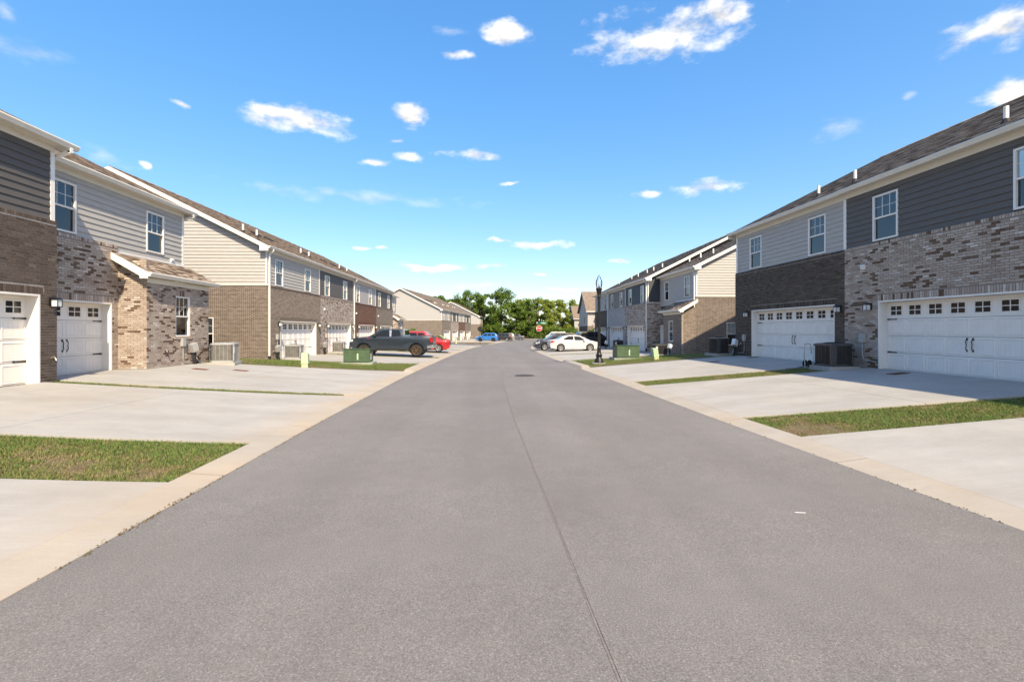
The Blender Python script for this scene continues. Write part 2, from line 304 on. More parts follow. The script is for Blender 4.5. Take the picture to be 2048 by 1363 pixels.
M('bark', (.11, .085, .065), .9, var=.3, vs=6, fine=.4, fs=30)

# ------------------------------------------------------------------ mesh helpers
class MB:
    def __init__(s, sgn=1): s.v = []; s.f = []; s.t = []; s.g = sgn; s.tone = None
    def V(s, x, y, z): s.v.append((x * s.g, y, z)); return len(s.v) - 1
    def F(s, *idx):
        s.f.append(tuple(idx) if s.g > 0 else tuple(reversed(idx)))
        s.t.append(s.tone if s.tone is not None else 0.0)
    def box(s, x0, x1, y0, y1, z0, z1):
        if x0 > x1: x0, x1 = x1, x0
        if y0 > y1: y0, y1 = y1, y0
        if z0 > z1: z0, z1 = z1, z0
        a = [s.V(x, y, z) for z in (z0, z1) for y in (y0, y1) for x in (x0, x1)]
        for q in ((0,2,3,1),(4,5,7,6),(0,1,5,4),(2,6,7,3),(0,4,6,2),(1,3,7,5)): s.F(*[a[i] for i in q])
        return s
    def prism(s, poly, axis, a0, a1):
        """polygon extruded along an axis: axis y -> poly (x,z); axis x -> poly (y,z); axis z -> poly (x,y)"""
        def pt(p, a): return (p[0], a, p[1]) if axis == 'y' else ((a, p[0], p[1]) if axis == 'x' else (p[0], p[1], a))
        n = len(poly); ar = sum(poly[i][0] * poly[(i + 1) % n][1] - poly[(i + 1) % n][0] * poly[i][1] for i in range(n))
        ccw = ar > 0
        if axis == 'y': ccw = not ccw
        if not ccw: poly = poly[::-1]
        A = [s.V(*pt(p, a0)) for p in poly]; B = [s.V(*pt(p, a1)) for p in poly]
        if a1 < a0: A, B = B, A
        s.F(*A[::-1]); s.F(*B)
        for i in range(n): j = (i + 1) % n; s.F(A[i], A[j], B[j], B[i])
        return s
    def tube(s, pts, r, n=8, cap=True):
        rings = []
        for i, p in enumerate(pts):
            p = Vector(p); d = (Vector(pts[min(i + 1, len(pts) - 1)]) - Vector(pts[max(i - 1, 0)])).normalized()
            a = d.orthogonal().normalized(); b_ = d.cross(a); rr = r[i] if isinstance(r, (list, tuple)) else r
            rings.append([s.V(*(p + a * (rr * math.cos(2 * math.pi * k / n)) + b_ * (rr * math.sin(2 * math.pi * k / n)))) for k in range(n)])
        # keep rings aligned
        for q in range(1, len(rings)):
            best = min(range(n), key=lambda o: (Vector(s.v[rings[q][o]]) - Vector(s.v[rings[q - 1][0]])).length); rings[q] = rings[q][best:] + rings[q][:best]
        for A, B in zip(rings, rings[1:]):
            for k in range(n): s.F(A[k], A[(k + 1) % n], B[(k + 1) % n], B[k])
        if cap: s.F(*rings[0][::-1]); s.F(*rings[-1])
        return s
    def lathe(s, prof, cx=0, cy=0, n=16, axis='z', sq=None, cap=True):
        """profile (r, h); axis z (up) or y (wheels)"""
        rings = []
        for r, hh in prof:
            ring = []
            for k in range(n):
                a = 2 * math.pi * (k + .5) / n; ca, sa = math.cos(a), math.sin(a)
                if sq: m_ = max(abs(ca), abs(sa)); q = sq + (1 - sq) * m_; ca, sa = ca / q, sa / q
                ring.append(s.V(cx + r * ca, cy + r * sa, hh) if axis == 'z' else s.V(cx + r * ca, hh, cy + r * sa))
            rings.append(ring)
        for A, B in zip(rings, rings[1:]):
            for k in range(n):
                q = (A[k], A[(k + 1) % n], B[(k + 1) % n], B[k]); s.F(*(q if axis == 'z' else q[::-1]))
        for rg, rev in ((rings[0], axis == 'z'), (rings[-1], axis != 'z')) if cap else ():
            s.F(*(rg[::-1] if rev else rg))
        return s
    def mesh(s, name, mat, smooth=None, tone=False):
        me = bpy.data.meshes.new(name); me.from_pydata(s.v, [], s.f)
        if mat: me.materials.append(MATS[mat])
        if tone:
            at = me.attributes.new('tone', 'FLOAT', 'FACE'); at.data.foreach_set('value', s.t)
        if smooth is not None:
            me.polygons.foreach_set('use_smooth', [True] * len(me.polygons)); me.set_sharp_from_angle(angle=R(smooth))
        me.update(); return me
    def build(s, name, mat, parent=None, smooth=None, tone=False, loc=None):
        return link(name, s.mesh(name, mat, smooth, tone), parent, loc)
def link(name, me, parent=None, loc=None, rot=None):
    o = bpy.data.objects.new(name, me); COL.objects.link(o)
    if parent: o.parent = parent
    if loc: o.location = loc
    if rot: o.rotation_euler = rot
    return o
def tag(o, label=None, cat=None, group=None, kind=None):
    if label: o['label'] = label
    if cat: o['category'] = cat
    if group: o['group'] = group
    if kind: o['kind'] = kind
    return o
def thing(name, loc, rz, label, cat, group=None):
    o = bpy.data.objects.new(name, None); o.empty_display_size = .3; COL.objects.link(o); o.location = loc; o.rotation_euler = (0, 0, rz)
    return tag(o, label, cat, group)
def text_mesh(txt, size, mat, depth=.002):
    cu = bpy.data.curves.new('lettering', 'FONT'); cu.body = txt; cu.size = size; cu.align_x = 'CENTER'; cu.align_y = 'CENTER'; cu.extrude = depth
    o = bpy.data.objects.new('lettering', cu); COL.objects.link(o); dg = bpy.context.evaluated_depsgraph_get()
    me = bpy.data.meshes.new_from_object(o.evaluated_get(dg)); bpy.data.objects.remove(o); bpy.data.curves.remove(cu)
    me.materials.clear(); me.materials.append(MATS[mat]); return me
# ------------------------------------------------------------------ ground, road, kerbs, drives, lawns
def grid_mesh(name, xs, ys, zf, mat):
    v = []; f = []; nx = len(xs)
    for y in ys:
        for x in xs: v.append((x, y, zf(x, y)))
    for j in range(len(ys) - 1):
        for i in range(nx - 1): a = j * nx + i; f.append((a, a + 1, a + nx + 1, a + nx))
    me = bpy.data.meshes.new(name); me.from_pydata(v, [], f); me.materials.append(MATS[mat]); return me
def frange(a, b, n): return [a + (b - a) * i / n for i in range(n + 1)]
xs = [-900, -500, -250, -120, -60, -35, -24] + frange(-18, 26, 88) + [32, 45, 70, 130, 260, 520, 900]
ys = [-300, -120, -60, -30, -15] + frange(-8, 130, 138) + [150, 180, 230, 320, 500, 900, 1500]
g = tag(link('ground', grid_mesh('ground', xs, ys, lambda x, y: T(x, y) - .09, 'soil')), kind='structure')

def band(name, e0, e1, ys, dz, mat, n=2, kind='structure', skirt=0):
    """strip along the street between two lateral edges given as functions of Y"""
    v = []; f = []; w = []
    for y in ys:
        a, c = e0(y), e1(y)
        for i in range(n + 1): x = a + (c - a) * i / n; v.append((x, y, T(x, y) + dz))
    for j in range(len(ys) - 1):
        for i in range(n): a = j * (n + 1) + i; f.append((a, a + 1, a + n + 2, a + n + 1))
    me = bpy.data.meshes.new(name); me.from_pydata(v, [], f); me.materials.append(MATS[mat]); o = link(name, me)
    if kind: tag(o, kind=kind)
    return o
YS = frange(-8, 126, 268)
def seamX(y): return off(y) * 1.02 + .73 + .006 * noise.noise(Vector((0, y * .7, 0))) + .0035 * max(0, y - 8)
band('road', lambda y: XL(y) - .01 + .012 * noise.noise(Vector((3, y * 3, 0))), lambda y: seamX(y), YS, 0, 'asphalt_a', 6)
band('road', lambda y: seamX(y), lambda y: XR(y) + .01 + .012 * noise.noise(Vector((9, y * 3, 0))), YS, .007, 'asphalt_b', 6)
band('road_joint', lambda y: seamX(y) - .016 - .010 * noise.noise(Vector((5, y * 1.7, 2))), lambda y: seamX(y), frange(-2, 70, 288), .003, 'asphalt_joint', 1)
# cross street and the far end of the street
def patch(name, c, nu, nv, dz, mat, parent=None, skirt=.10, kind=None, wash=None, tf=T):
    """bilinear quad c=[p00,p10,p11,p01] draped on the terrain, with an edge skirt"""
    v = []; f = []
    for j in range(nv + 1):
        for i in range(nu + 1):
            a, b_ = i / nu, j / nv
            x = (c[0][0] * (1 - a) + c[1][0] * a) * (1 - b_) + (c[3][0] * (1 - a) + c[2][0] * a) * b_
            y = (c[0][1] * (1 - a) + c[1][1] * a) * (1 - b_) + (c[3][1] * (1 - a) + c[2][1] * a) * b_
            v.append((x, y, tf(x, y) + dz))
    for j in range(nv):
        for i in range(nu): a = j * (nu + 1) + i; f.append((a, a + 1, a + nu + 2, a + nu + 1))
    area = (c[1][0] - c[0][0]) * (c[3][1] - c[0][1]) - (c[1][1] - c[0][1]) * (c[3][0] - c[0][0])
    if area < 0: f = [q[::-1] for q in f]
    if skirt:
        n0 = len(v); ring = [i for i in range(nu + 1)] + [j * (nu + 1) + nu for j in range(1, nv + 1)] + [nv * (nu + 1) + i for i in range(nu - 1, -1, -1)] + [j * (nu + 1) for j in range(nv - 1, 0, -1)]
        for k in ring: x, y, z = v[k]; v.append((x, y, z - skirt))
        m_ = len(ring)
        for k in range(m_): q = (ring[k], n0 + k, n0 + (k + 1) % m_, ring[(k + 1) % m_]); f.append(q if area > 0 else q[::-1])
    me = bpy.data.meshes.new(name); me.from_pydata(v, [], f); me.materials.append(MATS[mat])
    if wash:
        at = me.attributes.new('wash', 'FLOAT', 'POINT'); at.data.foreach_set('value', [wash(x, y) for x, y, z in v])
    o = link(name, me, parent)
    if kind: tag(o, kind=kind)
    return o
patch('cross_street', [(-60, 65.5), (XL(65.5) + .3, 64.5), (XL(72) + .3, 73), (-60, 72.5)], 40, 10, .004, 'asphalt_a', kind='structure', skirt=0)
patch('cross_street', [(XR(64) - .3, 65.0), (60, 62.0), (60, 69.5), (XR(73) - .3, 72.5)], 40, 10, .010, 'asphalt_b', kind='structure', skirt=0)
patch('cross_street', [(-20, 120), (70, 113), (72, 123), (-16, 130)], 40, 8, .013, 'asphalt_b', kind='structure', skirt=0)

def wash_fn(x, y):
    d = min(abs(x - XL(y)), abs(x - XR(y)))
    return max(0.0, 1 - d / 1.5) ** 1.6 * (.8 if x < 0 else .3)
# gutter / kerb slabs along both edges, raised beside the grass islands
ISL_L = (21.9, 26.6); ISL_R = (23.3, 28.6)
def kerb_line(side, y0, y1):
    root = bpy.data.objects.new('kerb', None); COL.objects.link(root); root.location = (0, 0, 0); tag(root, kind='structure')
    E = XL if side < 0 else XR; isl = ISL_L if side < 0 else ISL_R
    y = y0
    while y < y1:
        ye = min(y + 3.04, y1); n = 6; v = []; f = []
        for k in range(n + 1):
            yy = y + .004 + (ye - y - .008) * k / n
            t = max(0, min(1, (yy - isl[0] + .5) / .6, (isl[1] + .5 - yy) / .6)); t = t * t * (3 - 2 * t)
            prof = [(0, -.06), (0, .008 + .01 * t), (.10, .012 + .11 * t), (.30, .022 + .12 * t), (.45, .0292 + .115 * t), (.46, .02 + .115 * t), (.46, -.06)]
            for d, z in prof: x = E(yy) + side * d; v.append((x, yy, T(E(yy), yy) + z + (T(x, yy) - T(E(yy), yy)) * (1 - t)))
        m_ = len(prof)
        for k in range(n):
            for i in range(m_ - 1):
                a = k * m_ + i; q = (a, a + 1, a + m_ + 1, a + m_); f.append(q if side < 0 else q[::-1])
        me = bpy.data.meshes.new('kerb_slab'); me.from_pydata(v, [], [q[::-1] for q in f]); me.materials.append(MATS['kerb_concrete'])
        at = me.attributes.new('wash', 'FLOAT', 'POINT'); at.data.foreach_set('value', [(.5 if side < 0 else .28) + .3 * noise.noise(Vector((p[0], p[1] * .6, 5))) for p in v])
        link('kerb_slab', me, root); y = ye
kerb_line(-1, -6, 64.4); kerb_line(1, -6, 64.2); kerb_line(-1, 73.3, 118); kerb_line(1, 73, 116)
far_k = MB(); far_k.box(-6, 60, -.15, .15, 0, .14); fk = far_k.build('kerb', 'kerb_concrete'); fk.location = (7, 127.6, -.72); fk.rotation_euler = (0, 0, R(-4.5)); tag(fk, kind='structure')

def drive(side, yr0, yr1, yw0, yw1, Xw, cross=(.5,), nlen=1, dz=.03):
    """concrete drive from the gutter to the garage, poured in slabs with open joints"""
    root = bpy.data.objects.new('driveway', None); COL.objects.link(root); tag(root, kind='structure')
    E = XL if side < 0 else XR
    cuts = [0] + list(cross) + [1]; g_ = .006
    for a, b_ in zip(cuts, cuts[1:]):
        for k in range(nlen):
            k0, k1 = k / nlen, (k + 1) / nlen
            def P(t, k_):
                yr = yr0 + (yr1 - yr0) * k_; yw = yw0 + (yw1 - yw0) * k_; xr = E(yr) + side * .449
                return (xr + (Xw - xr) * t, yr + (yw - yr) * t)
            L_ = abs(Xw - E(yr0)); ta = a + (g_ / L_ if a else 0); tb = b_ - (g_ / L_ if b_ < 1 else 0); wv_ = g_ / abs(yr1 - yr0)
            ka = k0 + (wv_ if k else 0); kb = k1 - (wv_ if k < nlen - 1 else 0)
            patch('slab', [P(ta, ka), P(tb, ka), P(tb, kb), P(ta, kb)], 10, 8, dz, 'concrete', root, .12, wash=wash_fn)
    return root
NO = noise.noise
def lawn(quad, dens, name_lab, dirt=None, hmin=.02, hmax=.05, holes=(), tfun=T, dry=.12):
    """one piece of lawn: earth sheet plus real grass blades"""
    base = patch('lawn', quad, 10, 10, -.004, 'soil', None, .08, 'structure')
    c = quad; area = abs((c[1][0] - c[0][0]) * (c[3][1] - c[0][1])) * .9 + abs((c[2][0] - c[3][0]) * (c[2][1] - c[1][1])) * .1
    import numpy as np
    n = int(area * dens); v = []; f = []; tn = []
    rnd = random.random
    for i in range(n):
        a, b_ = rnd(), rnd()
        x = (c[0][0] * (1 - a) + c[1][0] * a) * (1 - b_) + (c[3][0] * (1 - a) + c[2][0] * a) * b_
        y = (c[0][1] * (1 - a) + c[1][1] * a) * (1 - b_) + (c[3][1] * (1 - a) + c[2][1] * a) * b_
        p1 = NO(Vector((x * .9, y * .9, 1.3))); p2 = NO(Vector((x * 3.1, y * 3.1, 7.7))); p3 = NO(Vector((x * 9, y * 9, 2.2))); bare = p1 * .75 + p2 * .5 + p3 * .25
        if dirt: bare += dirt(x, y)
        if bare > .3 and rnd() < min(.9, (bare - .3) * 1.8): continue
        if any(abs(x - hx) < hw and abs(y - hy) < hh for hx, hy, hw, hh in holes): continue
        hgt = random.uniform(hmin * .6, hmax) * (1 - .45 * max(0, bare)); ang = rnd() * 6.283; lean = random.uniform(.3, 1.6) * hgt; w = random.uniform(.003, .0075)
        dx, dy = math.cos(ang), math.sin(ang); z = tfun(x, y) - .006; k = len(v)
        v += [(x - dy * w, y + dx * w, z), (x + dy * w, y - dx * w, z), (x + dx * lean, y + dy * lean, z + hgt)]; f.append((k, k + 1, k + 2))
        t = random.gauss(.64, .17) - max(0, bare + .05) * .6
        if rnd() < dry: t = random.uniform(0, .3)
        tn.append(max(0, min(1, t)))
    me = bpy.data.meshes.new('grass'); me.from_pydata(v, [], f); me.materials.append(MATS['grass_blade'])
    at = me.attributes.new('tone', 'FLOAT', 'FACE'); at.data.foreach_set('value', tn)
    tag(link('grass', me), name_lab, 'grass', kind='stuff')

def edge(side, y): return (XL(y) - .47) if side < 0 else (XR(y) + .47)
# left: near drive, lawn, drive, thin strip, wide drive, island
drive(-1, -6, 5.80, -6, 5.62, -10.75, (.52,))
lawn([(edge(-1, 5.82), 5.83), (-10.7, 5.66), (-10.7, 7.55), (edge(-1, 7.8), 7.82)], 5200, 'patchy lawn strip with bare earth between the two nearest left drives',
     lambda x, y: .62 * math.exp(-((x + 4.5) ** 2 / .8 + (y - 6.15) ** 2 / .15)))
drive(-1, 7.86, 13.40, 7.60, 12.45, -10.76, (.55,), 1)
lawn([(edge(-1, 13.42) - .25, 13.42), (-10.72, 12.46), (-10.72, 12.76), (edge(-1, 13.8) - .25, 13.79)], 3600, 'thin grass strip between the left drives in front of the brick corner', None, .03, .075)
drive(-1, 13.80, 21.75, 12.80, 19.05, -11.95, (.5,), 2)
def isl_T(x, y): return T(x, y) + .05
lawn([(edge(-1, 22.2), 22.05), (-10.9, 19.35), (-11.6, 25.75), (edge(-1, 26.6), 26.75)], 900, 'green lawn island around the green transformer on the left', None, .04, .085, holes=((-6.4, 25.3, .85, .65),), tfun=isl_T, dry=.05)
# right
drive(1, -6, 7.50, -6, 7.28, 12.78, (.5,), 2)
lawn([(edge(1, 7.54), 7.54), (12.6, 7.10), (12.6, 8.75), (edge(1, 9.3), 9.30)], 4600, 'long lawn strip with dry patches between the nearest right drives',
     lambda x, y: .32 * math.exp(-((x - 6.2) ** 2 / .7 + (y - 7.95) ** 2 / .2)))
drive(1, 9.34, 15.05, 8.80, 14.55, 12.98, (.5,), 1)
lawn([(edge(1, 15.08), 15.08), (11.5, 14.60), (11.5, 15.95), (edge(1, 16.4), 16.42)], 2600, 'grass strip that ends at the dark condenser beside the right garage', None)
drive(1, 16.46, 23.05, 15.98, 22.25, 12.98, (.5,), 1)
lawn([(edge(1, 23.1), 23.2), (12.8, 22.4), (12.9, 30.4), (edge(1, 28.7), 28.75)], 700, 'green lawn island around the street lamp on the right', None, .04, .085, holes=((8.6, 27.0, .85, .65),), tfun=isl_T, dry=.05)
# grit and small weeds caught along the joint of the asphalt and the near gutter
gv_ = MB(); rgg = random.Random(21)
for k in range(420):
    y = rgg.choice([rgg.gauss(4.6, .35), rgg.gauss(5.6, .5), rgg.uniform(3, 14), rgg.gauss(8.6, .8)]); side = -1 if rgg.random() < .75 else 1
    x = (XL(y) if side < 0 else XR(y)) + rgg.gauss(0, .018); z = T(x, y) + .006; r_ = rgg.uniform(.004, .012) * (1.5 if rgg.random() < .1 else 1); a = rgg.uniform(0, 6.28)
    q = [gv_.V(x + r_ * math.cos(a + t_), y + r_ * 1.6 * math.sin(a + t_), z) for t_ in (0, 2.1, 4.2)] + [gv_.V(x, y, z + r_ * rgg.uniform(.6, 1.6))]
    for t_ in ((0, 1, 3), (1, 2, 3), (2, 0, 3)): gv_.F(*[q[i] for i in t_])
tag(gv_.build('grit', 'soil'), 'dark grit and crumbs caught along the road edge', 'grit', kind='stuff')
# left, second row
ang2 = math.atan2(.0418, .9991)
L2c = Vector((-11.24, 25.91)); L2d = Vector((math.sin(ang2), math.cos(ang2)))
R2a = math.atan2(.0324, .9995); R2c = Vector((14.62, 30.9)); R2d = Vector((math.sin(R2a), math.cos(R2a)))
UW = 7.4
for k in range(5):
    y0 = L2c.y + k * UW + (.9 if k else .3); y1 = L2c.y + (k + 1) * UW - (.25 if k < 4 else -.6); xw = L2c.x + (y0 - L2c.y) * .0418
    drive(-1, y0 + .4, y1, y0, y1 - .3, xw - .3, (.5,), 1)
    if k < 4:
        lawn([(edge(-1, y1), y1 + .05), (xw, y1 - .25), (xw, y1 + .80), (edge(-1, y1 + 1.2), y1 + 1.25)], 420, 'narrow grass strip beside left row drive %s' % ['under the pickup', 'behind the pickup', 'by the red cars', 'at the far row end'][k], None, .04, .09)
for k in range(4):
    y0 = 31.0 + k * 6.75 - (1.6 if k == 0 else 0); y1 = 31.0 + (k + 1) * 6.75 - 1.0; xw = 14.2 + (y0 - 30.9) * .0324
    drive(1, max(y0, 28.9), y1, max(y0, 30.5), y1 + .1, xw, (.5,), 1)
    lawn([(edge(1, y1), y1 + .05), (xw, y1 + .15), (xw, y1 + .95), (edge(1, y1 + .9), y1 + .95)], 420, 'narrow grass strip beside right row drive %s' % ['nearest the white sedan', 'under the white sedan', 'under the dark cars', 'by the stop sign'][k], None, .04, .09)
for k in range(7):
    y0 = 90 + k * 5.2; xw = -6.5 + (y0 - 89) * .17
    if y0 < 118: drive(-1, y0, y0 + 4.2, y0 + .3, y0 + 4.5, xw, (), 1)
# ------------------------------------------------------------------ town houses
HB, HS, ZS, ZE = 4.08, 5.86, 6.00, 6.11
NE = .20                                     # eave overhang before the gutter      # brick top, siding top, soffit, roof edge above garage floor
PITCH, NR = .5, -8.0                         # roof pitch, ridge distance behind the facade
BL, BH, MJ = .190, .0565, .0135
BR_SHARED = {}
def brick_mesh(pal, k, soldier=False):
    key = (pal, k, soldier)
    if key not in BR_SHARED:
        b = MB(); b.tone = (k + .5) / 12
        w, hh = (BH, BL) if soldier else (BL, BH)
        b.prism([(-w / 2 , -hh / 2), (w / 2, -hh / 2), (w / 2, hh / 2), (-w / 2, hh / 2)], 'x', -.02, .010)
        me = b.mesh('brick', 'brick_' + pal, tone=True); BR_SHARED[key] = me
    return BR_SHARED[key]
def rects_minus(a0, a1, z0, z1, holes):
    xs = sorted({a0, a1, *[min(max(h[i], a0), a1) for h in holes for i in (0, 1)]}); zs = sorted({z0, z1, *[min(max(h[i], z0), z1) for h in holes for i in (2, 3)]})
    res = []
    for x0, x1 in zip(xs, xs[1:]):
        run = None
        for za, zb in zip(zs, zs[1:]):
            inside = any(h[0] < (x0 + x1) / 2 < h[1] and h[2] < (za + zb) / 2 < h[3] for h in holes)
            if inside:
                if run: res.append((x0, x1, *run)); run = None
            else: run = (run[0], zb) if run else (za, zb)
        if run: res.append((x0, x1, *run))
    return res
def lay_bricks(a0, a1, z0, z1, holes, rnd, soldiers=(), cap=True):
    """list of (centre a, centre z, width, height, soldier)"""
    out_ = []; step = BL + MJ; row = BH + MJ; hl = list(holes)
    for (sa, sb, sz) in soldiers: hl.append((sa, sb, sz, sz + BL + MJ))
    ztop = z1 - (.10 if cap else 0); r = 0; z = z0 + MJ
    while z + BH <= ztop + .01:
        segs = [(a0, a1)]
        for h in hl:
            if h[2] < z + BH - .012 and h[3] > z + .012:
                ns = []
                for s0, s1 in segs:
                    if h[1] <= s0 or h[0] >= s1: ns.append((s0, s1)); continue
                    if h[0] > s0: ns.append((s0, h[0]))
                    if h[1] < s1: ns.append((h[1], s1))
                segs = ns
        for s0, s1 in segs:
            a = math.floor((s0 - a0) / step) * step + a0 - (step / 2 if r % 2 else 0)
            while a < s1:
                b0, b1 = max(a, s0), min(a + BL, s1)
                if b1 - b0 > .03: out_.append(((b0 + b1) / 2, z + BH / 2, b1 - b0, BH, False))
                a += step
        z += row; r += 1
    for (sa, sb, sz) in soldiers:
        a = sa
        while a + BH <= sb + .01: out_.append((a + BH / 2, sz + BL / 2, BH, BL, True)); a += BH + MJ
    if cap:
        a = a0
        while a + BH <= a1 + .01: out_.append((a + BH / 2, z1 - .045, BH, .09, True)); a += BH + MJ
    return out_
def tone_for(pal, a, z, rnd):
    if pal == 'mottled':
        n = noise.noise(Vector((a * 1.1, z * 1.6, 4.2))) * .42 + rnd.random() - .5
        return rnd.randrange(2) if n > .36 else min(11, max(2, int(rnd.gauss(6.6, 2.4))))
    return min(11, max(0, int(rnd.gauss(5.5, 2.6))))
def brick_face(root, sg, plane, axis, a0, a1, z0, z1, holes, pal, cam_local, budget, soldiers=(), cap=True, rnd=None, sign=1):
    """real bricks over a mortar bed. axis 's': wall along the facade at n=plane; axis 'n': wall across it at s=plane facing -s"""
    bed = MB(sg)
    for (x0, x1, za, zb) in rects_minus(a0, a1, z0, z1, holes):
        if axis == 's': bed.box(plane - .11, plane - .002, x0, x1, za, zb)
        else: bed.box(x0, x1, plane + .002, plane + .11, za, zb)
    bed.build('brick_wall', 'mortar_' + pal, root)
    L_ = []
    for (a, z, w, hh, sol) in lay_bricks(a0, a1, z0, z1, holes, rnd, soldiers, cap):
        p = Vector((sg * plane, a, z)) if axis == 's' else Vector((sg * a, plane, z))
        L_.append(((p - cam_local).length, p, w, hh, sol, tone_for(pal, a + plane * 3, z, rnd)))
    return L_
def flush_bricks(root, sg, faces, pal, budget):
    """nearest bricks become single objects, the rest one joined part"""
    allb = sorted([(d, i, j) for i, (ax, lst) in enumerate(faces) for j, (d, *_) in enumerate(lst)]); rest = MB(1); n = 0
    for d, i, j in allb:
        ax, lst = faces[i]; _, p, w, hh, sol, tn = lst[j]
        full = abs((hh if sol else w) - BL) < .002 and abs((w if sol else hh) - BH) < .002
        jit = random.uniform(-.0015, .002)
        if n < budget and full:
            o = bpy.data.objects.new('brick', brick_mesh(pal, tn, sol)); COL.objects.link(o); o.parent = root
            o.location = (p.x + sg * jit, p.y, p.z) if ax == 's' else (p.x, p.y - jit, p.z)
            o.rotation_euler = (0, 0, (0 if sg > 0 else math.pi) if ax == 's' else -math.pi / 2); n += 1
        else:
            rest.tone = (tn + .5) / 12; q = .010 + jit
            if ax == 's': rest.box(p.x - .002 * sg, p.x + sg * q, p.y - w / 2, p.y + w / 2, p.z - hh / 2, p.z + hh / 2)
            else: rest.box(p.x - w / 2, p.x + w / 2, p.y - q, p.y + .002, p.z - hh / 2, p.z + hh / 2)
    if rest.f:
        o = rest.build('brickwork', 'brick_' + pal, root, tone=True); o['kind'] = 'stuff'

def window(root, sg, plane, axis, a0, a1, z0, z1, detail, sill=None, blind=.6, grid=True, face=0.0):
    """double-hung window. axis as in brick_face"""
    def bx(mb, d0, d1, x0, x1, za, zb):       # d = distance proud of the wall plane
        if axis == 's': mb.box(plane + d0, plane + d1, x0, x1, za, zb)
        else: mb.box(x0, x1, plane - d1, plane - d0, za, zb)
    fw = .052; fr = MB(sg); o0, o1 = face - .07, face + .022
    bx(fr, o0, o1, a0, a0 + fw, z0, z1); bx(fr, o0, o1, a1 - fw, a1, z0, z1); bx(fr, o0, o1 + .004, a0 + fw, a1 - fw, z0, z0 + fw); bx(fr, o0, o1, a0 + fw, a1 - fw, z1 - fw, z1)
    zm = (z0 + z1) / 2; bx(fr, face - .05, face + .012, a0 + fw, a1 - fw, zm - .025, zm + .025)
    w = fr.build('window', 'white_trim', root)
    ia, ib = a0 + fw, a1 - fw
    if grid:
        mu = MB(sg)
        for k in (1, 2): x = ia + (ib - ia) * k / 3; bx(mu, face - .036, face - .020, x - .006, x + .006, zm + .025, z1 - fw)
        x = (zm + .025 + z1 - fw) / 2; bx(mu, face - .036, face - .021, ia, ib, x - .006, x + .006); mu.build('muntin', 'white_trim', w)
    if detail >= 2:
        for k in range(3):
            for q in range(2):
                p = MB(sg); za = zm + .025 + (z1 - fw - zm - .025) * q / 2; zb = za + (z1 - fw - zm - .025) / 2
                bx(p, face - .031, face - .028, ia + (ib - ia) * k / 3, ia + (ib - ia) * (k + 1) / 3, za, zb); p.build('pane', 'window_glass', w)
    else:
        p = MB(sg); bx(p, face - .031, face - .028, ia, ib, zm + .025, z1 - fw); p.build('pane', 'window_glass', w)
    p = MB(sg); bx(p, face - .046, face - .043, ia, ib, z0 + fw, zm - .025); p.build('pane', 'screen_glass', w)
    if detail >= 2:
        bl = MB(sg); zz = z0 + .06
        while zz < z1 - .06: bx(bl, face - .070, face - .058, a0 + .056, a1 - .056, zz, zz + .036); zz += .043
        bl.build('blind', 'blind', w)
    else:
        bl = MB(sg); bx(bl, face - .070, face - .058, a0 + .056, a1 - .056, z1 - (z1 - z0) * blind, z1 - .056); bl.build('blind', 'blind', w)
    bk = MB(sg); bx(bk, face - .16, face - .15, a0, a1, z0, z1); bk.build('room_dark_panel', 'interior_dark', w)  # near-black panel: the unlit room's darkness is put into its colour
    if sill:
        sl = MB(sg)
        if detail >= 2:
            a = a0 - .08
            while a + BH < a1 + .1: bx(sl, -.04, .035, a, a + BH, z0 - .10, z0 - .004); a += BH + MJ
        else: bx(sl, -.04, .03, a0 - .08, a1 + .08, z0 - .09, z0 - .004)
        sl.tone = .4; sl.t = [.4] * len(sl.f); sl.build('sill', sill, w, tone=True)

